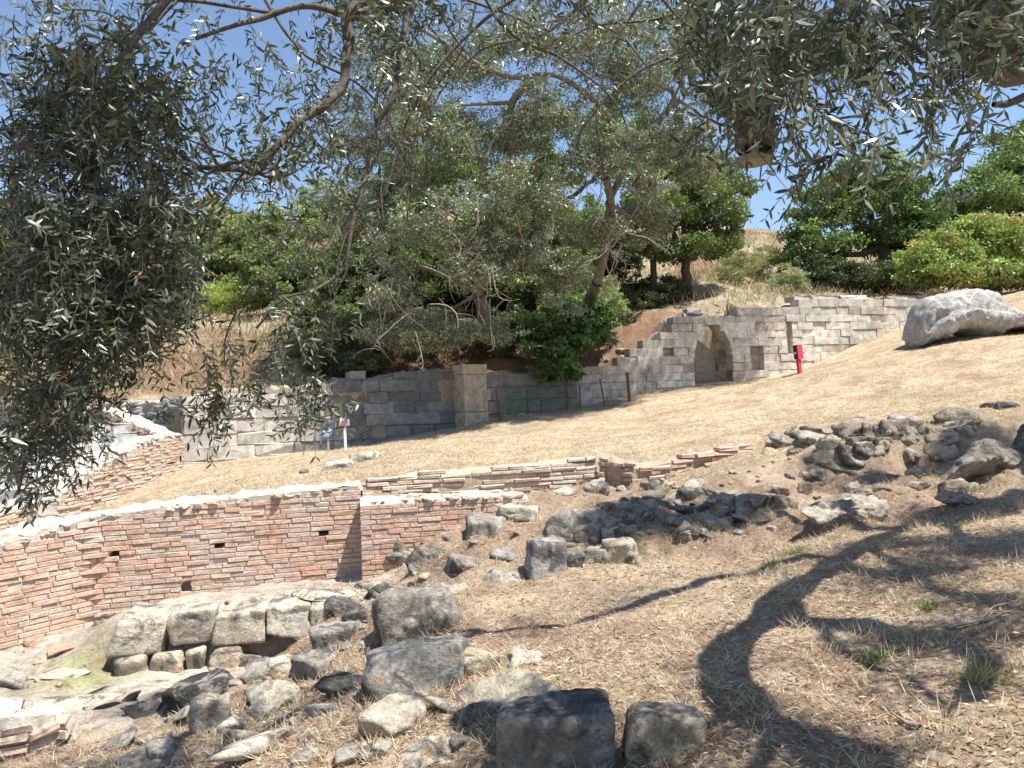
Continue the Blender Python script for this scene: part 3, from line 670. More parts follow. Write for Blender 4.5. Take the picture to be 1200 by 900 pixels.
# 13 rubble remains above the stepped end of the niche wall
pR = plan([(722,28.2),(790,28.0),(830,28.4),(880,28.8),(930,29.2)]); tR = top_profile(pR, [(722,386,28.2),(760,384,28.0),(795,374,28.0),(815,358,28.2),(842,356,28.4),(880,358,28.8),(930,352,29.2)])
wall_thing('rubble_wall', 'ragged grey rubble wall remains under the two dark trunks above the arched niche', 'wall',
    [('stonework', course_wall(pR, lambda s: 2.0, tR, 0.20, (0.25, 0.9), ASHD, rng, 0.03, 0.4, 0.04, 0.04, 0.06, 0.10, rag=0.10, chj=0.3), M_STONE)])
# 14 brick remnant, bottom left
pL = np.array([P(-60,880,4.9)[:2], P(30,880,5.05)[:2], P(72,868,5.25)[:2], P(82,850,5.5)[:2]]); tL = top_profile(pL, [(-60,852,4.9),(30,850,5.05),(72,845,5.25),(82,836,5.5)])
wall_thing('low_brick_wall', 'broken corner of thick brick courses with a white mortar slab at the lower left edge', 'wall',
    [('brickwork', course_wall(pL, lambda s: -2.5, tL, 0.058, (0.15, 0.32), [(0.52,0.35,0.25),(0.5,0.40,0.3),(0.54,0.31,0.21),(0.5,0.43,0.34)], rng, 0.014, 0.14, 0.010, 0.006, 0.015, 0.03), M_BRICK),
     ('mortar_core', core(pL, lambda s: -2.5, lambda s: tL(s) + 0.015, 0.45, -0.035, ds=0.05, col=(0.64,0.58,0.50), rough=0.05, seed=25), M_MORTAR)])

# ------------------------------------------------------------------ rocks
RB = []
def rock(px, py, w, h_, label=None, name='rock', cat='rock', group=None, col=(0.34, 0.33, 0.305), boxy=False, dep=0.8, rot=None, tilt=0.0, sink=0.6, seed=None, sub=4, amp=0.10, at=None, lift=0.0):
    col = np.array(col) * np.array([1.07, 1.0, .90]); amp = amp if boxy else amp * .8
    g = np.array(G(px, py) if at is None else at); Y = g[1]
    W = w * Y / F; HH = h_ * Y / F * (0.82 if boxy else 0.66); W = W if boxy else W * 1.12; r_ = np.random.default_rng(seed if seed is not None else int(px * 131 + py * 17) % 99991)
    sd = int(r_.integers(1, 90000)); D = W * dep
    v, f = rock_mesh(W, D, HH * (1 + sink), boxy, sd, sub, amp)
    a = r_.uniform(-0.3, 0.3) if rot is None else rot
    M = np.array(Matrix.Rotation(a, 3, 'Z') @ Matrix.Rotation(tilt, 3, 'Y') @ Matrix.Rotation(r_.uniform(-.08, .08), 3, 'X'))
    v = v @ M.T
    c = np.array(col) * (1 + 0.18 * fbm(v / max(W, .01) * 2 + sd, 3, 5))[:, None]
    o = mk(name, v, f, M_ROCK, None, c, True)
    if w > 16 and Y < 10: RB.append((g[0], g[1] + D * .35, W, D))
    o.location = (g[0], g[1] + D * 0.35, g[2] + HH * (1 + sink) / 2 - HH * sink + lift)
    return tag(o, label, cat, group)
GREY = (0.30, 0.295, 0.28); PALE = (0.47, 0.44, 0.39); DARK = (0.13, 0.13, 0.13); BUFF = (0.40, 0.36, 0.28); BLUE = (0.27, 0.28, 0.29); WHT = (0.58, 0.55, 0.50)
RK = [
 (652,915,142,98,'large squared block with a black lichened front at the bottom centre','block',dict(boxy=True,col=(0.22,0.215,0.205),dep=0.75,rot=0.05,sub=5,amp=.05)),
 (782,888,102,62,'rounded buff grey block right of the black fronted block, half in branch shadow','block',dict(boxy=True,col=(0.34,0.31,0.25),dep=0.7,rot=-0.02,sub=5,amp=.07)),
 (488,812,132,62,'long grey slab spotted with orange lichen, resting on smaller stones','block',dict(boxy=True,col=(0.28,0.285,0.285),dep=0.7,rot=0.12,tilt=-0.12,sub=5,amp=.05)),
 (558,790,52,38,'low buff stone touching the right end of the orange spotted slab','rock',dict(col=BUFF)),
 (455,864,74,54,'cream and brown stone wedged beneath the orange spotted slab','rock',dict(col=PALE)),
 (515,838,42,30,'small round pale stone below the middle of the orange spotted slab','rock',dict(col=PALE)),
 (588,846,118,52,'broad flat pale slab sunk in dry grass above the black fronted block','rock',dict(col=(0.40,0.38,0.33),dep=1.0,tilt=-0.25,sink=0.5)),
 (614,778,46,24,'small cream stone with a dark hollow, right of the orange spotted slab','rock',dict(col=WHT,amp=.2)),
 (487,748,106,70,'big grey boulder with branch shadows across its face, left of centre','boulder',dict(boxy=True,col=(0.33,0.32,0.29),dep=0.8,rot=0.25,tilt=-0.1,sub=5)),
 (448,715,36,40,'narrow dark upright stone against the left side of the big grey boulder','rock',dict(col=GREY)),
 (390,762,62,32,'flat grey stone with a dark hollow under its lip','rock',dict(col=GREY,boxy=True,tilt=-.1)),
 (397,816,58,30,'dark grey stone just left of the orange spotted slab','rock',dict(col=DARK)),
 (378,840,46,16,'low bluish stone on the straw below the dark grey stone','rock',dict(col=BLUE)),
 (502,900,66,34,'white and grey stone in pale grass at the bottom edge','rock',dict(col=PALE)),
 (290,899,92,32,'broad white stone at the bottom edge left of centre','rock',dict(col=WHT,dep=1.0)),
 (176,900,92,26,'flat grey stone at the bottom edge towards the left corner','rock',dict(col=GREY,dep=1.0)),
 (360,893,46,20,'small grey stone between the broad white stone and the pale grass','rock',dict(col=GREY)),
 (222,828,74,46,'black rounded boulder in front of the row of squared blocks','boulder',dict(col=(0.055,0.056,0.058))),
 (165,846,64,36,'black flat stone left of the black rounded boulder','rock',dict(col=(0.06,0.06,0.062))),
 (152,822,22,18,'small black stone behind the black flat stone','rock',dict(col=(0.06,0.06,0.062))),
 (198,852,50,22,'grey wedge shaped stone under the black rounded boulder','rock',dict(col=GREY,tilt=-.2)),
 (243,858,46,46,'white blotched stone right of the black rounded boulder','rock',dict(col=PALE,boxy=True)),
 (304,836,66,34,'long mottled stone leaning on the white blotched stone','rock',dict(col=(0.4,0.38,0.33),tilt=-.15)),
 (266,866,30,36,'pointed white stone standing below the mottled stone','rock',dict(col=WHT,tilt=.3)),
 (180,876,40,16,'cream stone half sunk near the white mortar slab','rock',dict(col=WHT)),
 (336,788,44,20,'grey stone right of the row of squared blocks','rock',dict(col=PALE)),
 (374,784,40,12,'flat pale stone beside the straw right of the row of squared blocks','rock',dict(col=WHT)),
 (422,732,34,28,'round grey stone at the end of the pale terrace','rock',dict(col=GREY)),
 (398,720,52,30,'black shaded stone where the terrace meets the stone bank','rock',dict(col=DARK)),
 (440,700,40,26,'dark lumpy stone below the projecting brick wall','rock',dict(col=DARK)),
 (500,664,46,34,'dark pitted stone beside the right foot of the projecting brick wall','rock',dict(col=(0.17,0.16,0.14),amp=.2)),
 (474,660,40,40,'dark craggy stone against the projecting brick wall','rock',dict(col=(0.16,0.15,0.13),amp=.2)),
 (545,668,42,28,'rounded grey stone on the bank right of the projecting brick wall','rock',dict(col=GREY)),
 (590,684,50,22,'low grey stone in brown leaves at the start of the thin branch shadow','rock',dict(col=(0.33,0.31,0.27))),
 (520,700,60,20,'low pale stone above the big grey boulder','rock',dict(col=PALE)),
 (570,629,50,30,'squared grey stone with a flat dark topped lid on the bank','rock',dict(col=GREY,boxy=True)),
 (606,612,52,14,'thin flat stone propped over a dark gap on the bank','rock',dict(col=PALE,boxy=True,tilt=.12,lift=.06)),
 (661,626,40,30,'tilted squared grey stone at the top of the shaded rubble','rock',dict(col=(0.30,0.3,0.285),boxy=True,tilt=-.3)),
 (640,672,48,52,'bluish grey upright boulder in the middle of the rubble bank','boulder',dict(col=(0.30,0.315,0.33),boxy=True,tilt=.2)),
 (598,656,52,22,'flat bluish stone left of the bluish grey upright boulder','rock',dict(col=BLUE)),
 (671,664,30,24,'small dark cube shaped stone right of the bluish grey upright boulder','rock',dict(col=DARK,boxy=True)),
 (699,660,34,22,'squared grey block at the front of the rubble bank','block',dict(col=(0.33,0.32,0.29),boxy=True)),
 (728,660,40,26,'pale squared block sitting over a dark gap at the front of the rubble bank','block',dict(col=(0.45,0.42,0.36),boxy=True,lift=.05)),
 (720,630,34,18,'white flat stone in the shaded rubble','rock',dict(col=WHT,boxy=True)),
 (690,612,34,24,'grey cobble leaning over the tilted squared stone','rock',dict(col=GREY)),
 (820,634,44,22,'cream stone with a reddish tip at the right foot of the shaded rubble','rock',dict(col=(0.46,0.40,0.33))),
 (662,580,30,14,'small white stone on the terrace above the rubble bank','rock',dict(col=WHT)),
 (988,614,100,52,'large pale outcrop with dark holes standing alone below the upper rock ridge','boulder',dict(col=(0.36,0.34,0.30),amp=.24,sub=5,dep=.7)),
 (1018,608,46,36,'pale hump at the right end of the large outcrop','rock',dict(col=PALE,amp=.15)),
 (912,580,26,18,'small brown stone on the slope left of the large outcrop','rock',dict(col=(0.30,0.24,0.19))),
 (1010,556,110,38,'mossy brown earth capped rock bank under the upper ridge','boulder',dict(col=(0.27,0.24,0.16),amp=.2,dep=.5,sink=.9,rot=0,tilt=-.05)),
 (925,522,42,26,'dark creviced stone at the left end of the upper rock ridge','rock',dict(col=GREY,amp=.18)),
 (958,520,50,24,'rough grey stone second from the left on the upper rock ridge','rock',dict(col=(0.34,0.32,0.28),amp=.18)),
 (1008,514,48,22,'tilted brown slab with a dark underside on the upper rock ridge','rock',dict(col=(0.33,0.28,0.23),boxy=True,tilt=-.22,lift=.05)),
 (1044,516,24,28,'narrow pale stone between two slabs of the upper rock ridge','rock',dict(col=PALE,tilt=.3)),
 (1068,512,44,28,'squared pinkish slab over a black gap on the upper rock ridge','rock',dict(col=(0.40,0.35,0.31),boxy=True,lift=.05)),
 (1108,528,52,44,'brown rounded stone left of the biggest dark boulder','boulder',dict(col=(0.30,0.26,0.22))),
 (1164,562,96,78,'biggest dark boulder of the upper rock ridge at the right edge','boulder',dict(col=(0.20,0.195,0.17),sub=5,amp=.14)),
 (1205,540,50,70,'dark stone cut by the right edge of the picture beside the biggest dark boulder','boulder',dict(col=(0.17,0.17,0.155))),
 (1182,478,40,12,'flat black stone at the right edge above the biggest dark boulder','rock',dict(col=DARK)),
 (1096,540,46,12,'bleached white branch like stone lying under the brown rounded stone','rock',dict(col=WHT,amp=.25,tilt=.15)),
 (1128,580,42,22,'grey green stone below the biggest dark boulder','rock',dict(col=(0.26,0.26,0.2))),
 (1080,575,34,18,'small shaded stone under the bleached white stone','rock',dict(col=(0.24,0.22,0.18))),
 (396,549,40,12,'flat pale slab of the little stone group below the signs','rock',dict(col=WHT,boxy=True)),
 (424,541,34,14,'squared pale block of the little stone group below the signs','rock',dict(col=PALE,boxy=True)),
 (444,535,14,10,'small dark stone at the right end of the group below the signs','rock',dict(col=GREY)),
 (12,806,34,28,'grey boulder at the left edge below the brick wall','boulder',dict(col=(0.38,0.37,0.34))),
 (806,449,11,9,'small pale stone at the left foot of the arched niche','rock',dict(col=WHT,sub=3)),
 (70,768,34,12,'broken pinkish brick chunk at the foot of the left brick wall','rock',dict(col=(0.48,0.33,0.26))),
 (24,756,40,16,'heap of fused brick at the base of the left brick wall','rock',dict(col=(0.45,0.27,0.2),amp=.2)),
 (122,729,28,13,'small flat brick like stone on the terrace corner beside the wall','rock',dict(col=(0.5,0.4,0.33),boxy=True)),
 (905,532,22,12,'small stone left of the upper rock ridge beside the brick line','rock',dict(col=BUFF)),
]
for (px, py, w, h_, lab, cat, kw) in RK: rock(px, py, w, h_, lab, cat if cat == 'boulder' else ('stone_block' if cat == 'block' else 'rock'), cat, **kw)
# row of squared blocks in the hollow
def bench(px, off):
    x = (px - 600) / F * 7.4; y = np.interp(x, BB[:, 0], BB[:, 1]); x = (px - 600) / F * (y + off); return x, y + off
for k, (a_, b_, h_, lab) in enumerate([(116,187,.36,'leftmost and largest squared block of the grey block row'),(188,240,.33,'second squared block from the left in the grey block row'),
      (241,300,.36,'dark fronted third block of the grey block row'),(301,352,.34,'fourth block of the grey block row with a crumbled corner'),(353,408,.32,'low right end block of the grey block row')]):
    x, y = bench((a_ + b_) / 2, 0.06); w = (b_ - a_ + 3); zt_ = -1.76 + .02 * (k % 2); hp = h_ / .82 * F / y
    rock((a_ + b_) / 2, 0, w, hp, lab, 'stone_block', 'block', at=(x, y, zt_ - h_), col=(0.50,0.465,0.405), boxy=2, dep=.72 / (w * y / F), rot=0.14, sub=5, amp=.035, sink=0, seed=300 + k)
for k, (a_, b_, lab) in enumerate([(122,160,'pale footing stone under the leftmost squared block'),(163,203,'second footing stone from the left under the block row'),
      (206,230,'narrow footing stone under the second squared block'),(234,272,'rightmost footing stone under the block row')]):
    x, y = bench((a_ + b_) / 2, -0.02); w = b_ - a_
    rock((a_ + b_) / 2, 0, w, .32 / .82 * F / y, lab, 'stone_block', 'block', at=(x, y, -2.40), col=(0.54,0.48,0.41), boxy=True, dep=.5 / (w * y / F), rot=0.14, sub=4, amp=.05, sink=0, seed=320 + k)
for k, (px, py, w, h_, lab) in enumerate([(190,722,90,9,'broad flat pale slab on the terrace behind the leftmost squared block'),(285,712,110,9,'long flat pale slab on the terrace below the brick wall'),
      (375,702,70,10,'flat grey slab at the right end of the terrace'),(345,726,70,9,'flat pale slab behind the crumbled end block')]):
    rock(px, py, w, h_, lab, 'rock', 'rock', col=(0.54,0.50,0.43), dep=.8, rot=0.1, sub=4, amp=.05, sink=.8, seed=340 + k)
for k, (px, py, w, h_, lab) in enumerate([(60,838,110,10,'pale crusted mortar slab on the hollow floor'),(150,812,80,8,'low cream slab in front of the footing stones'),(60,795,60,8,'flat whitish stone in the green tinged patch')]):
    rock(px, py, w, h_, lab, 'rock', 'rock', col=(0.58,0.53,0.46), dep=.7, rot=0.1, sub=4, amp=.08, sink=1.0, seed=360 + k)
# rubble that nothing tells apart
def rubble(area, n_, lab, group, cols, szr, seed, sub=3, name='rubble_stone'):
    r_ = np.random.default_rng(seed); k = 0
    while k < n_:
        cx, cy, rx, ry = area[r_.integers(len(area))]
        px, py = cx + rx * r_.uniform(-1, 1), cy + ry * r_.uniform(-1, 1)
        w = szr[0] + (szr[1] - szr[0]) * r_.random() ** 2.2
        rock(px, py, w, w * r_.uniform(0.3, 0.6), lab, name, 'stone', group, col=np.array(cols[r_.integers(len(cols))]) * r_.uniform(.8, 1.15), boxy=r_.random() < .4,
             rot=r_.uniform(0, 3), tilt=r_.uniform(-.35, .35), seed=int(seed * 1000 + k), sub=sub, amp=.12); k += 1
rubble([(770,600,75,30),(700,625,40,20),(830,612,40,18),(790,580,60,14)], 100, 'loose grey stone in the shaded rubble heap right of the upright boulder', 'stones of the shaded rubble heap', [GREY, DARK, (0.24,0.23,0.21), PALE], (9, 36), 5, name='heap_stone')
rubble([(770,600,70,26),(710,622,30,18),(820,605,40,18)], 26, 'larger angular stone in the shaded rubble heap right of the upright boulder', 'large stones of the shaded rubble heap', [(0.25,0.24,0.22), (0.19,0.185,0.175), (0.32,0.3,0.27)], (26, 50), 25, sub=4, name='heap_boulder')
rubble([(1000,548,110,18),(1130,570,60,25),(980,520,50,6),(1060,520,60,8),(990,578,50,8)], 22, 'larger brown stone bedded in the earth under the upper rock ridge', 'large stones under the upper ridge', [(0.28,0.25,0.21), (0.24,0.21,0.17), BUFF], (24, 52), 26, sub=4, name='ridge_boulder')
rubble([(930,512,26,4),(985,508,36,4),(1040,508,30,4),(1090,514,26,6),(1130,500,30,8),(900,600,30,14),(870,612,26,10)], 26, 'weathered ledge stone set in line along the upper rock ridge', 'ledge stones of the upper ridge', [(0.33,0.30,0.26), (0.28,0.25,0.21), (0.38,0.35,0.30)], (28, 56), 31, sub=4, name='ledge_stone')
rubble([(560,655,70,30),(470,690,50,20),(420,740,40,30)], 30, 'small stone in the bank beside the projecting brick wall', 'stones of the bank by the brick wall', [GREY, PALE, (0.25,0.22,0.18)], (8, 26), 6)
rubble([(1000,540,110,25),(1120,560,70,30),(960,510,60,10),(1060,505,70,10)], 64, 'small stone in the earth under the upper rock ridge', 'stones under the upper ridge', [(0.28,0.25,0.21), GREY, BUFF, DARK], (6, 30), 7, name='ridge_stone')
rubble([(960,600,60,18),(905,600,40,25)], 20, 'small stone around the large pale outcrop', 'stones around the pale outcrop', [GREY, (0.3,0.24,0.19), PALE], (6, 18), 8)
rubble([(330,790,60,18),(420,760,40,30),(200,880,80,14),(300,850,70,20),(560,860,40,20),(450,890,50,10),(400,720,50,14)], 46, 'low weathered slab bedded in the straw of the lower left bank', 'slabs of the lower left bank', [GREY, (0.36,0.34,0.30), (0.22,0.21,0.2), (0.42,0.39,0.34)], (18, 52), 29, sub=4, name='flat_stone')
rubble([(210,860,80,25),(300,800,60,20),(320,860,60,25),(400,850,40,40)], 40, 'small stone on the lower left bank around the black boulder', 'stones of the lower left bank', [GREY, PALE, WHT, (0.3,0.25,0.2)], (7, 24), 9)
rubble([(628,484,34,5),(600,488,20,4)], 16, 'small pinkish rubble piece along the foot of the wire fence', 'rubble along the fence', [(0.42,0.32,0.26), (0.5,0.42,0.36), PALE], (5, 13), 10)
rubble([(260,580,30,4),(300,560,60,10),(290,582,50,4)], 10, 'small pale stone on the meadow behind the brick wall', 'stones on the meadow edge', [PALE, GREY], (5, 13), 12)
rubble([(700,575,60,12),(860,560,60,10)], 14, 'small pale stone on the terrace near the broken brick stub', 'stones on the terrace', [PALE, BUFF, (0.45,0.3,0.22)], (5, 14), 13)
rubble([(60,790,60,25),(60,835,70,16),(250,715,150,12)], 30, 'small cream stone on the dusty floor of the hollow', 'stones on the hollow floor', [WHT, PALE, (0.5,0.38,0.3)], (5, 16), 14)
rubble([(735,405,25,9),(720,420,18,5)], 14, 'reddish stone in the earth left of the stepped wall end', 'reddish stones by the stepped wall end', [(0.42,0.29,0.2),(0.46,0.36,0.27)], (8, 18), 15)

# pale gnarled boulder on the crest
prf = np.array([(1072,392,408),(1075,380,407),(1079,364,406),(1083,354,405),(1088,348,402),(1098,345,398),(1106,343,392),(1120,340,388),(1130,339,393),(1142,338,396),(1152,338,397),(1160,341,396),(1164,348,392),(1167,355,388),(1172,357,388),(1180,362,387),(1192,368,386),(1208,372,386),(1232,377,388)], float)
Yb = G(1130, 398)[1] + 0.4; vs = []; nr = 56; npf = 120
pxs = np.linspace(prf[0, 0], prf[-1, 0], npf)
for px in pxs:
    top = P(px, np.interp(px, prf[:, 0], prf[:, 1]), Yb); bot = P(px, np.interp(px, prf[:, 0], prf[:, 2]), Yb)
    cz = (top[2] + bot[2]) / 2; hz = (top[2] - bot[2]) / 2; dy = 0.55 + 0.4 * sst(1064, 1100, px) * (1 - 0.55 * sst(1155, 1185, px))
    if px in (pxs[0], pxs[-1]): hz *= 0.1; dy *= 0.1
    for a in np.arange(nr) / nr * 2 * math.pi:
        ca, sa = math.cos(a), math.sin(a)
        z = cz + hz * math.copysign(abs(sa) ** 0.8, sa); yy = Yb + 0.35 * (1 - sa) * 0 + dy * math.copysign(abs(ca) ** 0.75, ca) + (0.25 * dy if sa > 0 else 0)
        vs.append((top[0], yy, z))
vs = np.array(vs); nz = fbm(vs * 1.8, 5, 3) * 0.05 - np.abs(fbm(vs * 4, 4, 9)) * 0.07 + fbm(vs * 14, 3, 19) * .02
cen = vs.reshape(npf, nr, 3).mean(1).repeat(nr, 0); dr = vs - cen; dr /= np.linalg.norm(dr, axis=1, keepdims=True) + 1e-9; vs = vs + dr * nz[:, None]
i = np.arange(npf - 1)[:, None] * nr; k = np.arange(nr)[None]; k2 = (k + 1) % nr
fq = np.stack([i + k, i + nr + k, i + nr + k2, i + k2], -1).reshape(-1, 4)
mb = MB(); mb.add(vs, fq, np.array([0.68, 0.655, 0.61]) * (1 + 0.15 * fbm(vs * 2.5, 3, 6))[:, None]); mb.f.setdefault(nr, []).append(np.array([list(range(nr)), [(npf - 1) * nr + j for j in range(nr)][::-1]]))
def pale_rock_mat():
    m, nt, b = newmat('pale_gnarled_rock'); g = N(nt, 'ShaderNodeNewGeometry'); v = g.outputs['Position']
    n1 = noise(nt, 6, 7, 0.75, v, 0.6); n2 = noise(nt, 28, 5, 0.75, v, 0.4)
    c = mix(nt, 1.0, attr(nt), ramp(nt, n1, [(0.35, G3(0.55)), (0.55, G3(1.0)), (0.7, G3(1.25))]), 'MULTIPLY')
    c = mix(nt, 1.0, c, ramp(nt, n2, [(0.36, G3(0.35)), (0.46, G3(0.95)), (0.7, G3(1.2))]), 'MULTIPLY')
    nt.links.new(c, b.inputs['Base Color']); b.inputs['Roughness'].default_value = 0.95
    p = bump(nt, b, n1, 1.0, 0.1); bump(nt, b, n2, 1.0, 0.05, p); return m
o = mb.build('boulder', pale_rock_mat(), None, True); origin_to(o, P(1130, 395, Yb)); tag(o, 'huge pale gnarled boulder with a dark hollow beneath it on the meadow crest', 'boulder')

# ------------------------------------------------------------------ signs, post, fence
def sign(name, label, px, pyb, pyt, w, h_, mat, polemat, lines, dY, polew):
    g = np.array(G(px, pyb)); Y = g[1]; top = P(px, pyt, Y); W = w * Y / F; Hh = h_ * Y / F
    zc = g[2] + (P(px, pyt, Y)[2] - P(px, pyb, Y)[2]); root = empty(name, tuple(g)); tag(root, label, 'sign')
    mb = MB(); v, f = box((g[0], g[1], (g[2] - .15 + zc + Hh * .4) / 2), polew, polew, zc + Hh * .4 - g[2] + .15); mb.add(v, f); mb.build('post', polemat, root)
    mb = MB(); v, f = box((g[0], g[1] - polew * .5 - .012, zc), W, 0.018, Hh); mb.add(v, f); mb.build('panel', mat, root)
    mb = MB()
    for (x0, x1, z0, z1) in lines[0]:
        v, f = box((g[0] + W * (x0 + x1) / 2, g[1] - polew * .5 - .024, zc + Hh * (z0 + z1) / 2), W * (x1 - x0), 0.004, Hh * (z1 - z0)); mb.add(v, f)
    mb.build('lettering', lines[1], root); localise(root)
sign('info_sign', 'blue sign with white lines on a thin grey post in front of the dark wall', 385, 531, 506, 13, 13, M_BLUE, M_GWIRE,
     ([(-.42,.30,.02,.12),(-.36,-.1,-.08,-.0),(.10,.44,.14,.22),(-.40,.36,-.24,-.15),(-.42,.40,-.40,-.33),(-.1,.2,.30,.38),(-.02,.10,.38,.44)], M_WHITE), 0, 0.035)
sign('info_sign', 'small faded pink sign on a white post beside the blue sign', 405, 528, 495, 12, 7.5, M_PINK, M_WHITE,
     ([(-.36,.36,.12,.26),(-.30,.28,-.12,-.02),(-.38,.2,-.34,-.24)], M_REDL), 0, 0.055)
g = np.array(G(937, 438)); root = empty('red_stand', tuple(g)); tag(root, 'bright red tilted box stand with a black side on the meadow before the pale wall', 'stand')
k = g[1] / F; Mt = np.array(Matrix.Rotation(-0.06, 3, 'Y') @ Matrix.Rotation(0.5, 3, 'Z'))
mb = MB(); v, f = box(g + np.array([0, 0, 7.5 * k]), 4.4 * k, 3.5 * k, 20 * k, Mt); mb.add(v, f); mb.build('post', M_RED, root)
mb = MB(); v, f = box((0, 0, 0), 8.6 * k, 6 * k, 17 * k); v = v @ Mt.T + g + np.array([-.2 * k, 0, 25.5 * k]); mb.add(v, f); bx_ = mb.build('box', M_RED, root)
mb = MB(); v, f = box((-8.6 * k / 2 - .012, 0, 0), .02, 5.2 * k, 15.5 * k); v = v @ Mt.T + g + np.array([-.2 * k, 0, 25.5 * k]); mb.add(v, f); mb.build('side_panel', M_BLACK, root)
mb = MB(); v, f = tube(np.array([(-8.6 * k / 2 - .02, 0, -1 * k), (-8.6 * k / 2 - .034, 0, -1 * k), (-8.6 * k / 2 - .036, 0, -1 * k)]) @ Mt.T + g + np.array([-.2 * k, 0, 25.5 * k]), [1.3 * k, 1.3 * k, 0.02 * k], 12); mb.add(v, f); mb.build('white_disc', M_WHITE, root)
localise(root)

posts = [(550,497,467,.022),(564,494,459,.02),(587,494,453,.026),(619,485,457,.024),(665,481,440,.024),(680,479,452,.022),(709,476,443,.022),(738,470,436,.05)]
root = None; tops = []
for (px, pyb, pyt, r_) in posts:
    g = np.array(G(px, pyb)); zt_ = g[2] + (pyb - pyt) * g[1] / F
    if root is None: root = empty('wire_fence', tuple(g)); tag(root, 'sagging green wire fence on rusty leaning posts before the dark wall', 'fence')
    ln = rng.normal(-0.03, 0.05); top = np.array([g[0] + ln, g[1], zt_]); tops.append((g, top))
    v, f = tube([g - [0, 0, .15], (g + top) / 2, top, top + [0, 0, 0.001]], [r_, r_, r_, 0.001], 6); mb = MB(); mb.add(v, f); mb.build('post', M_RUST, root)
mb = MB(); mg = MB()
for j in range(len(tops) - 1):
    (g0, t0), (g1, t1_) = tops[j], tops[j + 1]; dense = 2 <= j <= 4
    nh = 8 if dense else 3
    for a in np.linspace(0.12, 0.97, nh):
        A = g0 + (t0 - g0) * a; B = g1 + (t1_ - g1) * a; m_ = (A + B) / 2 - np.array([0, 0, rng.uniform(.0, .04)])
        v, f = tube([A, m_, B], .006 if dense else .004, 4); (mb if dense else mg).add(v, f)
    if dense:
        nv = int(np.linalg.norm(g1 - g0) / 0.15)
        for u in np.linspace(0, 1, nv)[1:-1]:
            A = g0 + (g1 - g0) * u; B = t0 + (t1_ - t0) * u; v, f = tube([A, (A + B) / 2 + rng.normal(0, .006, 3), B], .004, 4); mb.add(v, f)
mb.build('wire_mesh', M_WIRE, root); mg.build('strand_wire', M_GWIRE, root); localise(root)

# ------------------------------------------------------------------ leaves
def unit(a): return a / (np.linalg.norm(a, axis=-1, keepdims=True) + 1e-9)
def leaf_mesh(pos, dirs, nrm, L, W, col, hexa=False):
    """lens shaped leaves: base at pos, along dirs, in the plane across nrm"""
    side = unit(np.cross(dirs, nrm)); L = np.asarray(L)[:, None]; W = np.asarray(W)[:, None]
    if hexa:
        nn = np.cross(side, dirs); rows = []
        for (t, s, b) in ((0, 0, 0), (.28, .46, -.02), (.66, .42, -.05), (1, 0, -.12), (.66, -.42, -.05), (.28, -.46, -.02)): rows.append(pos + dirs * L * t + side * W * s + nn * L * b)
    else:
        rows = [pos, pos + dirs * L * .45 + side * W * .5, pos + dirs * L, pos + dirs * L * .45 - side * W * .5]
    k = len(rows); v = np.stack(rows, 1).reshape(-1, 3); f = np.arange(len(v)).reshape(-1, k)
    return v, f, np.repeat(col, k, 0)
def crown_pts(lobes, n_, r_, clump=0.2, ncl=26, shell=0.55):
    """leaf positions in clumps spread through ellipsoid lobes (cx,cy,cz,rx,ry,rz)"""
    lobes = np.asarray(lobes, float); w = (lobes[:, 3] * lobes[:, 4] * lobes[:, 5]) ** 0.72; w /= w.sum(); pos = []; cid = []; k0 = 0
    for lb, ww in zip(lobes, w):
        m = max(int(n_ * ww), 20); nc = max(int(ncl * (0.5 + ww * len(lobes) * .5)), 5)
        d = unit(r_.normal(size=(nc, 3))); d[:, 2] = np.where(d[:, 2] < -0.35, d[:, 2] * .5, d[:, 2])
        rr = shell + (1 - shell) * r_.random(nc) ** 0.6; rr = np.where(r_.random(nc) < .22, r_.uniform(.1, .6, nc), rr)
        cc = d * rr[:, None]; ci = r_.integers(nc, size=m)
        sc = clump * r_.uniform(.55, 1.4, nc)
        p_ = cc[ci] + unit(r_.normal(size=(m, 3))) * (r_.random(m) ** .45 * sc[ci])[:, None] * np.array([1.15, 1.15, .75])
        pos.append(p_ * lb[3:6] + lb[:3]); cid.append(ci + k0); k0 += nc
    return np.concatenate(pos), np.concatenate(cid), k0
def foliage(lobes, n_, L, W, pal, seed, clump=.2, ncl=26, up=.6, shell=.55, var=.25):
    r_ = np.random.default_rng(seed); pos, cid, nc = crown_pts(lobes, n_, r_, clump, ncl, shell); m = len(pos)
    d = unit(r_.normal(size=(m, 3)) + np.array([0, 0, -.15])); nr = unit(r_.normal(size=(m, 3)) + np.array([0, 0, up]))
    pal = np.array(pal); cc = pal[r_.integers(len(pal), size=nc)] * r_.uniform(1 - var, 1 + var, nc)[:, None]
    c = cc[cid] * r_.uniform(.8, 1.2, m)[:, None]
    return leaf_mesh(pos, d, nr, L * r_.uniform(.6, 1.3, m), W * r_.uniform(.7, 1.2, m), c)
def limb(mb, a, b, ra, rb, r_, bend=.12, n_=8, sides=6):
    a = np.asarray(a, float); b = np.asarray(b, float); L = np.linalg.norm(b - a); t = np.linspace(0, 1, n_)[:, None]
    p_ = a + (b - a) * t + np.sin(t * math.pi) * r_.normal(0, bend * L, 3)[None] + r_.normal(0, .012 * L, (n_, 3)) * np.sin(t * math.pi)
    v, f = tube(p_, np.linspace(ra, rb, n_), sides); mb.add(v, f); return p_
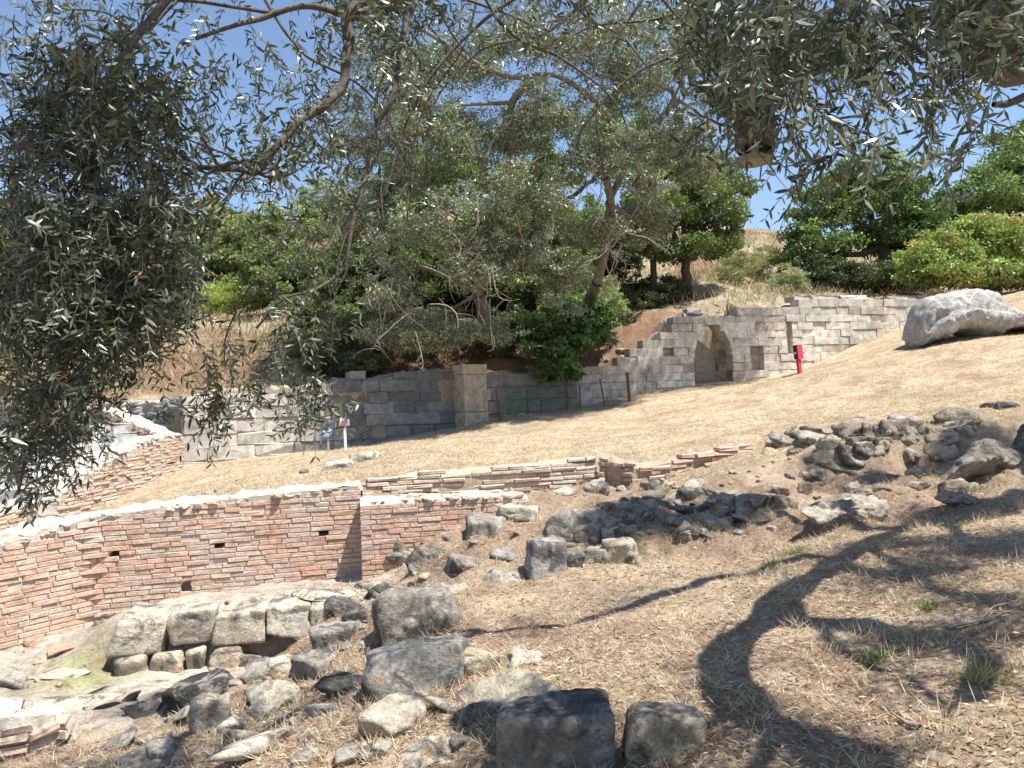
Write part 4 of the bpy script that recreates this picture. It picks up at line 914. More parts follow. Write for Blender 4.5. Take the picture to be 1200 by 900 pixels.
def tree(name, label, cat, base, lobes_px, n_, L, W, pal, seed, trunk_r=.16, fork=.45, group=None, bark=M_DBARK, mat=None, clump=.2, ncl=26, up=.6, shell=.55, var=.25, lean=(0, 0), trunks=None):
    n_ = int(n_ * 1.5); ncl = int(ncl * 1.9); clump *= 1.15; pal = np.array(pal) * np.array([1.9, 1.8, 1.5]); pal = pal * .72 + .28 * pal.mean(1, keepdims=True) * np.array([1.12, 1.08, .8])
    """lobes_px: (px,py,Y,rx_px,rz_px,ry_m); base: world point of the foot"""
    r_ = np.random.default_rng(seed); base = np.array(base, float); lobes = []
    for (px, py, Y, rx, rz, ry) in lobes_px:
        c = P(px, py, Y); lobes.append((c[0], c[1], c[2], rx * Y / F, ry, rz * Y / F))
    lobes = np.array(lobes); root = empty(name, tuple(base)); tag(root, label, cat, group)
    cen = (lobes[:, :3] * lobes[:, 3:4]).sum(0) / lobes[:, 3].sum()
    mb = MB(); forkp = base + (cen - base) * fork + np.array([lean[0], lean[1], 0])
    tp = [base - np.array([0, 0, .3])] + [forkp]
    st = limb(mb, base - np.array([0, 0, .3]), forkp, trunk_r * 1.25, trunk_r * .75, r_, .05, 8, 9)
    for lb in lobes:
        s = st[-1] if r_.random() < .7 else st[-2]
        lp = limb(mb, s, lb[:3], trunk_r * .55, trunk_r * .14, r_, .10, 8, 6)
        for q_ in range(5):
            e = lb[:3] + unit(r_.normal(size=3)) * lb[3:6] * .8; limb(mb, lp[4 + q_ % 4], e, trunk_r * .16, trunk_r * .03, r_, .12, 6, 4)
    if trunks:
        for tpx in trunks:
            limb(mb, tpx[0], tpx[1], tpx[2], tpx[3], r_, .04, 8, 8)
    mb.build('trunk', bark, root, True)
    v, f, c = foliage(lobes, n_, L, W, pal, seed + 1, clump, ncl, up, shell, var); mk('crown', v, f, mat or M_LEAF, root, c)
    localise(root); return root
def on3(px, Y):
    w = P(px, 480, Y); return np.array([w[0], w[1], h1(w[0], w[1])])
OAK = [(0.055,0.105,0.028),(0.07,0.125,0.035),(0.045,0.085,0.025),(0.085,0.135,0.04)]
LIGHT = [(0.13,0.20,0.045),(0.16,0.22,0.05),(0.11,0.17,0.04),(0.20,0.18,0.06)]
DKG = [(0.032,0.055,0.02),(0.04,0.065,0.024),(0.028,0.046,0.018)]
MID = [(0.075,0.115,0.04),(0.09,0.13,0.045),(0.065,0.10,0.035)]
OLV = [(0.175,0.21,0.105),(0.205,0.235,0.13),(0.145,0.175,0.082),(0.235,0.255,0.16)]
GRYG = [(0.16,0.19,0.12),(0.19,0.21,0.14),(0.14,0.165,0.10)]
PINE = [(0.13,0.18,0.085),(0.15,0.20,0.10),(0.11,0.155,0.07)]
# right hand trees on the upper terrace
tree('oak_tree', 'broad rounded oak with a forked dark trunk standing alone right of centre beyond the wall', 'tree', on3(1052,34),
     [(1030,215,34,60,34,2.4),(975,245,33.5,48,32,2),(1075,245,34,36,36,2),(1000,200,34.5,30,22,1.4),(960,290,33,42,34,1.8),(1045,275,34.5,55,40,2),(1085,290,34,30,34,1.6)], 30000, .16, .10, OAK, 101, .30, .5, ncl=30, clump=.24)
tree('oak_tree', 'tall dense tree cut by the right edge of the picture', 'tree', on3(1185,38),
     [(1185,190,38,46,36,2.4),(1150,235,37,42,30,2.2),(1195,250,38,40,40,2.4),(1130,262,37,28,24,1.6),(1215,170,39,40,30,2.4)], 24000, .17, .10, OAK, 103, .3, .5, ncl=28, clump=.24)
tree('evergreen_bush', 'bright yellow green spreading bush behind the pale gnarled boulder', 'bush', on3(1140,29.5),
     [(1100,300,29.5,46,26,1.4),(1150,275,30,48,22,1.5),(1190,290,29.5,40,28,1.4),(1130,325,29,62,22,1.3),(1190,325,29,40,22,1.3),(1085,322,29.2,30,16,1)], 26000, .13, .085, LIGHT, 105, .12, .35, ncl=30, clump=.26, up=1.0)
tree('dark_shrub', 'dark shaded thicket under the broad oak above the wall', 'shrub', on3(985,31.5), [(960,325,31.5,40,24,1.3),(1010,328,31.8,42,22,1.3),(1062,328,32,34,24,1.2),(935,312,32,24,26,1)], 14000, .12, .07, DKG, 107, .09, .3)
tree('grey_shrub', 'rounded grey green shrub in the dry grass left of the oak', 'shrub', on3(924,30.5), [(924,328,30.5,24,18,.8),(915,338,30.3,18,12,.6),(936,336,30.4,14,12,.5)], 5000, .11, .03, GRYG, 109, .05, .3)
# two trunk tree above the stepped wall end
tree('oak_tree', 'tree with two thin dark trunks above the stepped end of the pale wall', 'tree', on3(812,30.5),
     [(820,250,30.5,52,40,2),(770,240,30,44,42,2),(840,215,31,42,34,1.8),(800,290,30,52,26,1.6),(850,285,30.5,24,26,1.2),(745,280,30,30,24,1.4),(780,190,30.5,40,34,1.8)], 30000, .14, .09, [(0.06,0.105,0.03),(0.075,0.12,0.036),(0.09,0.13,0.05)], 111, .20, .5, ncl=26, clump=.22,
     trunks=[(on3(772,31) - [0, 0, .3], P(768, 280, 30.5), .17, .10)])
# hillside trees on the left
for (lab, nm, px, Y, lobes, n_, L, W, pal, sd, tr) in [
  ('dense dark green tree high on the hillside behind the hanging left branches','broadleaf_tree',120,33,[(100,290,33,60,50,2.4),(150,330,32,55,46,2),(60,330,33,50,50,2),(170,275,34,40,40,2)],22000,.15,.09,DKG,121,.25),
  ('dark bush at the top of the dry grass bank on the left','evergreen_bush',130,29,[(120,385,28.5,45,30,1.4),(165,375,29,40,30,1.3),(80,395,28.5,36,26,1.3)],14000,.13,.08,DKG,123,.1),
  ('reddish tinged green tree on the skyline left of centre','broadleaf_tree',250,40,[(250,265,40,38,34,2.2),(285,285,39,34,34,2),(230,300,40,30,30,1.8),(300,320,38,30,26,1.6)],18000,.17,.11,[(0.10,0.14,0.045),(0.12,0.155,0.05),(0.17,0.13,0.06)],125,.2),
  ('pale feathery pine on the skyline between the olive branches','pine_tree',385,44,[(380,240,44,34,30,2),(365,270,43,34,30,2),(400,285,43,34,34,2),(380,310,42,40,26,2)],20000,.20,.05,PINE,127,.22),
  ('round bright yellow green bush in the middle of the left hillside','broom_bush',268,31,[(268,350,31,36,26,1.2),(250,358,30.5,22,20,.9),(290,355,31,22,22,.9)],9000,.14,.035,[(0.17,0.23,0.045),(0.20,0.25,0.05),(0.15,0.20,0.04)],129,.07),
  ('mid green thicket left of the olive trees on the bank','broadleaf_tree',400,33,[(400,330,33,40,40,1.8),(440,300,33,44,44,2),(370,345,32,30,30,1.4),(430,370,31,44,26,1.4)],22000,.14,.09,MID,131,.18),
  ('grey green young pine on the left hillside below the skyline tree','pine_tree',215,36,[(215,330,36,30,34,1.5),(205,360,35,26,26,1.3)],8000,.18,.045,PINE,133,.12),
  ('dark tree filling the slope behind the two olive trees','broadleaf_tree',620,37,[(620,270,37,60,50,2.5),(560,290,36,50,46,2.2),(680,275,36,46,44,2.2),(640,330,34,56,26,1.6),(500,300,36,50,50,2.2)],32000,.15,.10,[(0.085,0.13,0.038),(0.10,0.15,0.045),(0.065,0.105,0.032)],135,.28),
  ('tall light green tree rising behind the olive crowns at the top centre','broadleaf_tree',650,42,[(640,190,42,60,60,2.6),(720,170,41,60,60,2.6),(560,200,42,60,60,2.6),(480,220,42,50,60,2.4)],30000,.17,.10,OAK,137,.3),
  ('leafy green tree in the middle of the bank left of the pillar','broadleaf_tree',450,27.5,[(400,330,27.5,46,44,1.6),(450,300,28,50,46,1.7),(430,370,27,50,34,1.4),(500,330,28,46,44,1.5),(385,385,26.5,36,30,1.2)],26000,.13,.085,[(0.06,0.09,0.028),(0.072,0.105,0.033),(0.05,0.078,0.026)],155,.14),
  ('leafy green tree behind the fig bush on the bank','broadleaf_tree',600,29.5,[(580,290,29.5,50,44,1.6),(630,270,30,46,40,1.6),(610,340,29,46,34,1.4),(660,310,30,40,34,1.4)],22000,.13,.085,[(0.062,0.095,0.03),(0.078,0.11,0.035)],157,.14),
  ('dark shrub spilling over the left end of the shaded ashlar wall','dark_shrub',400,23,[(385,425,23,34,22,.9),(425,430,23.2,34,18,.8),(360,410,23.5,26,20,.8)],11000,.10,.04,[(0.05,0.065,0.03),(0.07,0.08,0.045)],159,.05),
  ('ivy like dark shrub added to darken the shaded earth right of the pillar','dark_shrub',590,25.5,[(580,405,25.2,30,22,.8),(610,390,25.6,30,24,.8),(560,395,25.6,26,20,.7)],9000,.10,.05,[(0.035,0.055,0.022),(0.045,0.065,0.028)],161,.04),  # shrub added to deepen the shade on the bank
  ('weedy green bush in the dry grass behind the arched niche','grey_shrub',870,34,[(870,315,34,34,20,1.2),(895,305,35,30,16,1),(850,325,33,24,14,.8)],7000,.14,.035,[(0.12,0.14,0.06),(0.14,0.15,0.07)],163,.04),
  ('dark evergreen mass at the left end of the hillside','broadleaf_tree',20,33,[(20,280,33,60,60,2.2),(-40,340,32,60,50,2),(40,360,32,50,40,1.8)],22000,.15,.09,DKG,165,.2),
  ('mid green tree on the left hillside beside the round broom bush','broadleaf_tree',330,30,[(330,340,30,40,34,1.6),(350,370,29.5,34,30,1.3),(310,320,31,34,34,1.5),(360,320,31,40,36,1.5)],20000,.14,.085,[(0.075,0.105,0.04),(0.09,0.12,0.045)],171,.13),
  ('dense green hillside tree between the broom bush and the skyline pine','broadleaf_tree',290,37,[(290,300,37,44,34,2),(320,285,38,40,34,2),(260,310,37,40,30,1.8),(230,295,38,36,34,1.8)],22000,.16,.10,[(0.07,0.10,0.035),(0.085,0.115,0.042)],173,.16),
  ('dry brownish shrub at the foot of the left green hillside trees','dry_shrub',330,26,[(330,400,26,30,20,1),(360,420,25,24,16,.8)],6000,.10,.03,[(0.15,0.11,0.06),(0.12,0.10,0.05)],175,.04),
  ('dark scrub added as tree shade on the slope left of the stepped pale wall','dark_shrub',760,29.5,[(745,355,29.5,26,16,.8),(775,350,29.8,24,16,.8),(728,375,28.5,18,12,.6),(795,345,30,20,14,.7)],9000,.10,.05,[(0.04,0.055,0.024),(0.06,0.06,0.03)],177,.04),  # scrub added in place of the dark shade under the trees
  ('dark thicket on the bank behind the left olive trunk','dark_shrub',560,29,[(470,350,29,50,40,1.6),(540,340,29.5,50,40,1.6),(600,350,29,40,34,1.4),(500,385,27.5,50,24,1.2),(590,380,27.5,36,22,1)],26000,.13,.08,DKG,141,.1),
  ('dark undergrowth beneath the two thin dark trunks','dark_shrub',770,32,[(740,335,32,34,24,1.2),(785,340,31.5,30,18,1),(720,310,33,34,26,1.2)],9000,.12,.06,DKG,143,.06),
  ('bushy green tree between the olive trees on the slope','broadleaf_tree',660,33,[(650,320,33,44,34,1.6),(690,300,33,36,34,1.6),(610,310,33,40,34,1.6)],16000,.13,.085,[(0.075,0.12,0.035),(0.09,0.14,0.04)],145,.14),
  ('wide green tree on the skyline left of the olive crowns','broadleaf_tree',470,44,[(470,240,44,50,44,2.4),(430,270,43,44,40,2.2),(500,200,44,44,44,2.4)],20000,.17,.10,MID,147,.2),
  ('grey green hillside bush left of the pale feathery pine','broadleaf_tree',330,42,[(330,270,42,40,34,2),(310,300,41,40,30,2),(345,320,40,36,26,1.8)],16000,.16,.07,[(0.11,0.15,0.06),(0.13,0.165,0.075)],149,.15),
  ('low dark shrub hanging over the shaded ashlar wall','dark_shrub',450,24.5,[(430,400,24.5,40,34,1),(480,405,24.3,44,30,1),(400,390,24,30,30,.9),(520,392,25,34,34,1),(460,370,25,44,26,1)],24000,.09,.03,[(0.05,0.065,0.03),(0.07,0.08,0.045)],139,.06),
]:
    tree(nm, lab, 'bush' if 'bush' in nm else ('shrub' if 'shrub' in nm else 'tree'), on3(px, Y), lobes, n_, L, W, pal, sd, tr)
tree('fig_bush', 'glossy dark green fig bush spilling over the dark wall behind the fence', 'bush', on3(655,26.2), [(640,385,25,36,24,.9),(680,395,25,34,20,.9),(660,365,25.5,34,18,.9),(705,375,25.8,24,24,.9),(650,410,24.6,40,16,.6),(655,435,24.3,30,24,.35)], 12000, .15, .11, [(0.045,0.10,0.03),(0.06,0.13,0.035),(0.035,0.075,0.025)], 151, .08, .3, up=.9)
tree('grey_shrub', 'airy pale green shrub left of the reddish earth at the wall end', 'shrub', on3(705,28), [(700,345,27.5,26,26,1),(680,335,28,24,22,.9),(720,360,27,16,18,.7)], 8000, .10, .04, [(0.13,0.19,0.06),(0.15,0.20,0.09),(0.17,0.19,0.11)], 153, .05, .3)

# olive trees on the bank, silvery, with drawn limbs and bare hanging twigs
def olive(label, base, lobes_px, limbs_px, n_, seed, dead, tr=.3):
    r_ = np.random.default_rng(seed); base = np.array(base); root = empty('olive_tree', tuple(base)); tag(root, label, 'tree', 'olive trees on the bank')
    lobes = []
    for (px, py, Y, rx, rz, ry) in lobes_px:
        c = P(px, py, Y); lobes.append((c[0], c[1], c[2], rx * Y / F, ry, rz * Y / F))
    lobes = np.array(lobes); mb = MB()
    f0 = P(*limbs_px[0][0][0]); limb(mb, base - [0, 0, .3], f0, tr, tr * .6, r_, .06, 8, 9)
    for pts, ra, rb in limbs_px:
        pth = smooth_path([P(*p_) for p_ in pts], 5); v, f = tube(pth, np.linspace(ra, rb, len(pth)), 7); mb.add(v, f)
    al = np.concatenate([np.array([P(*p_) for p_ in pts]) for pts, _, _ in limbs_px])
    for lb in lobes:
        j = np.argmin(((al - lb[:3]) ** 2).sum(1)); lp = limb(mb, al[j], lb[:3], .055, .02, r_, .12)
        for q_ in range(7): limb(mb, lp[3 + q_ % 5], lb[:3] + unit(r_.normal(size=3)) * lb[3:6] * .9, .022, .005, r_, .15, 6, 4)
    mb.build('trunk', M_OBARK, root, True)
    kids = []
    for lb in lobes:
        for _ in range(3):
            k_ = r_.uniform(.3, .62); o_ = unit(r_.normal(size=3)) * lb[3:6] * r_.uniform(.6, 1.25); kids.append(np.concatenate([lb[:3] + o_, lb[3:6] * k_ * np.array([1.2, 1.2, .8])]))
    lobes = np.vstack([lobes * np.array([1, 1, 1, .9, .9, .9]), kids])
    v, f, c = foliage(lobes, n_, .125, .032, OLV, seed + 1, .30, 30, .2, .3, .45)
    nl = len(v) // 4; sil = r_.random(nl); c = c * np.repeat(np.where(sil < .45, .6, np.where(sil < .78, 1.0, 2.3)), 4)[:, None]; mk('crown', v, f, M_OLIVE, root, c)
    md = MB()
    for (px, py, Y, rx, ry, k) in dead:
        for _ in range(k):
            a = P(px + rx * r_.uniform(-1, 1), py + ry * r_.uniform(-1, 1), Y + r_.uniform(-.6, .6)); d = np.array([r_.normal(0, .5), r_.normal(0, .4), -r_.uniform(.2, 1.0)]); L_ = r_.uniform(.5, 1.4)
            p_ = limb(md, a, a + unit(d) * L_, .018, .006, r_, .16, 7, 4)
            for q_ in range(3):
                s = p_[r_.integers(2, 6)]; limb(md, s, s + unit(d + r_.normal(0, .8, 3)) * L_ * .5, .009, .003, r_, .16, 5, 3)
    md.build('dead_twigs', M_DEAD, root, True); localise(root)
olive('left silvery olive tree leaning over the bank with bare twigs hanging from its crown', on3(545,27.5),
      [(520,170,21,60,60,1.6),(570,240,20.5,56,54,1.5),(470,130,21.5,56,60,1.6),(600,160,21.5,50,50,1.6),(500,260,20.5,56,50,1.4),(450,70,22,60,50,1.6),(560,320,20.5,44,36,1.2),(460,330,21,40,34,1.1),(620,300,21,44,40,1.2),(540,70,22,60,46,1.6),(420,250,21.5,44,60,1.4),(410,170,22,40,50,1.4),(480,390,21.5,60,34,1.2),(580,390,21.5,40,26,1.0),(660,330,22,36,36,1.1)],
      [([(560,345,23),(575,250,22),(600,180,21.5),(600,120,21),(640,88,20.5)],.16,.09),([(600,120,21),(560,122,20.6),(500,125,20.4)],.06,.03),([(600,130,21),(580,160,20.8),(570,185,20.6)],.06,.03),
       ([(640,87,20.6),(600,90,20.6),(560,75,20.5),(520,50,20.5),(480,25,21)],.08,.05)], 92000, 201, [(450,350,20.5,60,40,10),(520,330,20.3,60,40,14),(560,270,20,50,50,12)])
olive('right silvery olive tree with pale curving limbs at the top centre', on3(700,30),
      [(690,60,21,60,50,1.7),(750,100,21.5,60,56,1.7),(800,60,22,60,50,1.7),(660,140,21,50,46,1.5),(720,190,21,56,46,1.4),(790,160,22,50,50,1.5),(850,110,23,40,44,1.4),(640,230,21,44,40,1.2),(700,270,22,40,34,1.2),(600,40,22,50,40,1.4),(760,250,22.5,40,34,1.2),(740,30,22,60,40,1.6),(870,50,23,50,46,1.5),(820,200,22.5,36,40,1.2),(1010,70,24,60,36,1.5),(950,60,24,50,50,1.5)],
      [([(700,330,25),(712,280,23.5),(716,240,22),(710,208,21)],.16,.10),([(712,240,22),(735,180,21.4),(715,140,21),(690,112,20.8),(660,92,20.6),(640,86,20.5)],.10,.06),
       ([(735,180,21.4),(790,115,21.6),(750,95,21.2),(700,88,21)],.09,.05),([(800,100,22),(790,75,21.8),(760,45,21.5),(720,33,21.3),(680,22,21)],.10,.05),([(710,208,21),(690,188,20.8),(660,186,20.6),(630,195,20.5)],.06,.03),([(800,110,22),(812,100,22),(800,60,22),(790,20,22)],.12,.07)], 100000, 211,
      [(640,220,20.5,50,40,14),(720,250,21,40,40,12),(700,300,21.5,30,30,8)])

# ------------------------------------------------------------------ foreground olive: hanging branches
tf = np.array([3.6, -1.2, 0.0]); tf[2] = h1(tf[0], tf[1])
root = empty('olive_tree', tuple(tf)); tag(root, 'near olive tree whose leafy boughs hang across the top and left of the picture', 'tree')
r_ = np.random.default_rng(303); mb = MB(); limbs = []
shl = []
def bough(pts, ra, rb, world=False, sides=8, n_=8):
    p_ = smooth_path(pts if world else [P(*x) for x in pts], n_); p_ = p_ + (np.column_stack([fbm(p_ * 2.6 + k_ * 9, 3, 77 + k_) for k_ in range(3)]) * .055 if world else fbm(p_ * 4, 2, 77)[:, None] * 0.012)
    v, f = tube(p_, np.linspace(ra, rb, len(p_)) * (1 + (.16 * fbm(p_ * 5, 2, 31) if world else 0)), sides)
    if world: shl.append(p_)
    mb.add(v, f); limbs.append(p_); return p_
crot = np.array([3.0, 0.2, 2.3])
bough([tf - [0, 0, .3], tf + [-.1, .3, .8], tf + [-.35, .8, 1.9], crot], .36, .24, True, 12)
def sh(px, py, s): return np.array(G(px, py)) + SUN * s
# limbs whose shadows lie across the slope
main = [crot, sh(1010,930,3.7), sh(960,880,3.6), sh(880,842,3.55), sh(848,800,3.5), sh(858,752,3.5), sh(915,705,3.6), sh(980,660,3.9), sh(1060,618,4.3), sh(1150,590,4.8), sh(1230,575,5.4)]
bough(main, .135, .115, True, 10)
bough([sh(900,715,3.6), sh(985,735,3.4), sh(1050,745,3.3), sh(1125,752,3.2), sh(1145,780,3.15), sh(1118,825,3.1)], .10, .055, True)
bough([sh(1000,655,3.95), sh(950,654,4.05), sh(900,662,4.2), sh(850,676,4.32), sh(800,690,4.5), sh(700,722,4.8), sh(610,738,5.1), sh(560,742,5.3), sh(480,748,5.5)], .075, .03, True)
bough([sh(1060,618,4.3), sh(960,610,4.8), sh(880,596,5.4), sh(820,580,6.2)], .08, .05, True)
bough([sh(980,662,3.9), sh(1050,680,3.8), sh(1110,672,3.8), sh(1190,660,3.8)], .07, .03, True)
bough([sh(925,700,3.6), sh(990,770,3.3), sh(1050,790,3.2), sh(1090,840,3.1)], .045, .015, True)
bough([sh(1010,640,4.0), sh(1080,690,3.7), sh(1150,700,3.5), sh(1210,740,3.3)], .05, .02, True)
bough([sh(900,860,3.55), sh(880,900,3.5), sh(840,960,3.4)], .05, .02, True)
bough([sh(1100,605,4.5), sh(1140,640,4.2), sh(1200,650,4.0)], .06, .03, True)
bough([sh(870,840,3.55), sh(830,850,3.7), sh(780,862,3.9)], .08, .03, True)
# visible boughs at the top
far = bough([sh(560,742,5.3), (0.2, 3.4, 3.1), P(520,-180,3.9), P(470,-60,3.7), P(422,12,3.6), P(408,65,3.55), P(382,115,3.5), P(350,152,3.45), P(302,187,3.4), P(265,182,3.4), P(228,184,3.4)], .035, .012, True)
bough([(300,188,3.4),(268,192,3.38),(240,206,3.36),(232,222,3.35)], .011, .005)
bough([(300,188,3.4),(275,215,3.4),(255,255,3.38),(240,300,3.36)], .007, .003)
bough([(415,20,3.6),(360,6,3.6),(305,22,3.55),(275,30,3.5),(230,45,3.5)], .016, .008)
bough([(225,-15,3.6),(200,10,3.55),(165,40,3.5),(130,14,3.5),(70,10,3.5)], .008, .003)
bough([(330,15,3.6),(190,0,3.6),(160,35,3.55),(100,60,3.5),(60,110,3.5)], .009, .004)
bough([(490,-40,3.8),(468,50,3.75),(462,110,3.7),(440,150,3.7),(430,205,3.65),(412,262,3.6),(404,312,3.6),(372,338,3.55),(330,352,3.5),(300,385,3.5)], .016, .005)
bough([(460,110,3.7),(446,170,3.7),(420,230,3.7),(400,300,3.65),(392,370,3.6),(388,420,3.6)], .008, .003)
bough([(460,60,3.75),(440,120,3.7),(446,200,3.7),(452,260,3.7)], .007, .003)
bough([(330,352,3.5),(300,330,3.5),(270,380,3.5),(260,430,3.5)], .006, .003)
bough([(250,-60,3.5),(180,20,3.4),(130,90,3.3),(110,180,3.2),(95,280,3.2),(70,400,3.15),(40,500,3.1),(20,580,3.1)], .020, .006)
bough([(130,90,3.3),(160,180,3.2),(180,270,3.2),(200,350,3.2)], .010, .004)
bough([(110,180,3.2),(60,250,3.2),(30,330,3.2),(10,400,3.2)], .009, .004)
bough([(420,14,3.6),(500,-8,3.8),(580,10,4.0),(640,40,4.1),(680,75,4.1)], .012, .003)
bough([(640,-30,3.8),(690,20,3.8),(730,45,3.8),(770,95,3.8)], .009, .003); bough([(500,-10,3.8),(530,40,3.9),(560,80,4.0)], .007, .002); bough([(760,-20,3.4),(800,25,3.4),(845,45,3.3)], .008, .003)
bough([(560,0,4.0),(540,60,4.0),(500,120,4.0),(480,190,4.0)], .006, .002); bough([(620,20,4.0),(640,90,4.0),(620,150,4.0)], .005, .002)
for arch in ([(630,-20,4.0),(560,30,4.0),(505,90,4.0),(470,160,3.95),(450,230,3.9)],[(710,-20,4.2),(640,38,4.2),(565,58,4.15),(515,110,4.1),(500,170,4.1)],[(865,-20,4.3),(800,55,4.3),(742,88,4.3),(690,140,4.3),(655,215,4.3)],
             [(765,-20,4.1),(722,50,4.1),(700,120,4.1),(706,195,4.1)],[(560,-20,3.9),(600,40,3.9),(660,70,3.9),(720,120,3.9),(745,190,3.9)],[(840,-20,3.8),(780,20,3.8),(700,30,3.8),(630,60,3.8)],[(1010,-20,3.2),(940,60,3.2),(900,130,3.2),(890,210,3.2)],[(300,-20,4.2),(350,60,4.2),(420,100,4.2),(470,170,4.2),(480,260,4.2)]):
    ap = bough(arch, .011, .003)
    for q_ in range(7):
        j = r_.integers(8, len(ap)); limb(mb, ap[j], ap[j] + np.array([r_.normal(0, .12), r_.normal(0, .1), -r_.uniform(.08, .34)]), .0035, .0012, r_, .16, 7, 4)
# thick cut limb at the top right
st = bough([crot, (2.2, 1.9, 2.9), P(930,-160,3.1), P(905,-30,3.05), P(893,50,3.0), P(884,110,3.0), P(878,160,3.0), P(882,188,3.0)], .11, .07, True, 12)
stc = P(882, 189, 3.0); md = MB(); v, f = tube([stc + [0, 0, .012], stc - [0, 0, .008], stc - [0, 0, .009]], [.068, .066, .001], 12); md.add(v, f)
bough([(890,20,3.0),(960,60,2.6),(1010,90,2.4),(1050,140,2.3)], .012, .004); bough([(905,-30,3.0),(1000,10,2.5),(1080,60,2.3),(1130,120,2.2)], .012, .004)
bough([(1250,90,2.8),(1190,118,2.8),(1165,120,2.8)], .02, .01); bough([(1000,-40,2.6),(1120,10,2.5),(1190,40,2.5)], .010, .004)
mb.build('trunk', M_BARK, root, True); md.build('cut_face', M_DEAD, root)
# twigs with paired leaves
def twigs(spec, seed, zb=0.0):
    r_ = np.random.default_rng(seed); tw = MB(); LP = []; LD = []; LN = []; LL = []; LW = []
    for (cx, cy, rx, ry, k, y0, y1, ll) in spec:
        for _ in range(k):
            if isinstance(cx, str): a = None
            a_ = r_.uniform(0, 2 * math.pi); q_ = math.sqrt(r_.random()); a = P(cx + rx * q_ * math.cos(a_), cy + ry * q_ * math.sin(a_), r_.uniform(y0, y1))
            d = unit(np.array([r_.normal(0, .7), r_.normal(0, .6), r_.normal(-.45, .5)])); L_ = r_.uniform(.12, .34); m = int(L_ / .022)
            t = np.linspace(0, 1, m)[:, None]; p_ = a + d * L_ * (t - .5) + np.array([0, 0, -.35]) * L_ * (t ** 2) + np.cumsum(r_.normal(0, .0025, (m, 3)), 0)
            v, f = tube(p_, np.linspace(.0022, .0009, m), 3); tw.add(v, f)
            tg = unit(np.gradient(p_, axis=0)); s0 = unit(np.cross(tg, unit(r_.normal(size=3))[None]))
            for sg in (1, -1):
                keep = r_.random(m) < .85
                dd = unit(tg * r_.uniform(.5, 1.1, (m, 1)) + sg * s0 * r_.uniform(.6, 1, (m, 1)) + r_.normal(0, .25, (m, 3)))
                nn = unit(np.cross(tg, s0) + r_.normal(0, .5, (m, 3)))
                LP.append(p_[keep]); LD.append(dd[keep]); LN.append(nn[keep]); LL.append((ll * r_.uniform(.65, 1.2, m) * (1 - .25 * t[:, 0]))[keep])
    LP = np.concatenate(LP); m = len(LP); LL = np.concatenate(LL)
    pal = np.array([(0.042,0.060,0.026),(0.052,0.072,0.032),(0.036,0.050,0.024),(0.075,0.092,0.042)]); c = pal[r_.integers(4, size=m)] * r_.uniform(.8, 1.2, m)[:, None]
    c[r_.random(m) < .012] = (0.30, 0.19, 0.06)
    return tw, leaf_mesh(LP, np.concatenate(LD), np.concatenate(LN), LL, LL * r_.uniform(.19, .27, m), c, True)
SPEC = {
 'L': [(115,230,112,165,620,2.9,3.7,.056),(60,400,75,130,300,2.9,3.6,.056),(150,330,78,90,300,2.9,3.7,.056),(110,110,95,80,110,3.0,3.7,.056),(30,540,38,50,30,2.9,3.4,.056),(70,470,40,60,34,2.9,3.3,.056)],
 'C': [(560,20,160,45,60,3.6,4.6,.052),(720,10,120,45,50,3.2,4.2,.054),(480,60,70,60,34,3.6,4.4,.052),(640,70,120,50,14,3.6,4.4,.052)],
 'T': [(200,60,230,75,95,3.65,4.4,.054),(330,230,90,65,40,3.6,4.3,.054),(290,140,100,80,45,3.65,4.3,.054),(430,90,70,120,60,3.4,4.2,.052),(40,60,60,70,16,3.2,3.8,.054),(420,300,40,60,8,3.4,3.9,.052)],
 'H': [(262,420,36,60,26,3.3,3.6,.054),(345,430,48,66,46,3.3,3.6,.054),(240,475,25,25,10,3.3,3.5,.054),(330,300,70,50,12,3.4,3.7,.054),(375,480,24,24,8,3.3,3.6,.054)],
 'R': [(905,75,80,85,66,2.0,2.8,.058),(960,35,130,45,42,2.0,2.8,.058),(1080,55,115,65,42,2.0,2.8,.058),(1150,25,80,60,50,1.9,2.6,.058),(975,150,60,45,15,1.9,2.4,.058),(1115,145,50,45,13,1.8,2.3,.058),(855,40,60,50,50,2.2,3.0,.056),(915,190,40,30,8,2.2,2.6,.056)],
}
for kk, sp in SPEC.items():
    tw, (v, f, c) = twigs(sp, 400 + ord(kk)); fo = mk('foliage', v, f, M_OLIVE, root, c); tw.build('twigs', M_BARK, fo)
# foliage above the frame that shades the slope and the rubble
pts = [(P(px, py, Y) + SUN * s0, rr, k) for (px, py, Y, s0, rr, k) in ((110,160,3.3,1.5,.45,190),(60,330,3.3,2.2,.4,150),(180,260,3.3,1.7,.4,150),(60,80,3.3,1.2,.35,90),(930,80,2.4,1.3,.35,90),(1090,70,2.4,1.3,.35,90))]
for (px, py, s0, rr, k) in ((1170,640,4.6,.5,480),(1110,605,5.2,.45,380),(1180,585,5.4,.4,330),(1200,720,4.0,.35,70),(1060,660,4.4,.3,60),(765,602,7.2,.5,2200),(835,600,6.8,.45,1600),(712,625,7.0,.28,600),(1165,530,6.6,.6,1500),(1040,563,6.2,.4,700),(970,540,6.6,.35,90),(960,760,3.5,.3,26),(1085,752,3.2,.16,70),(1135,705,3.3,.16,60),(1095,668,3.7,.2,80),(1180,640,3.8,.25,110),(985,880,3.4,.15,60),(935,855,3.5,.12,40),(1040,635,4.2,.2,90),(890,670,4.1,.14,36),(1150,800,3,.12,24),(480,700,7,.3,60),(220,815,5.6,.32,160),(165,835,5.5,.2,60),(650,850,4.2,.22,60),(430,800,5.4,.25,22)):
    c0 = sh(px, py, s0); pts.append((c0, rr, k))
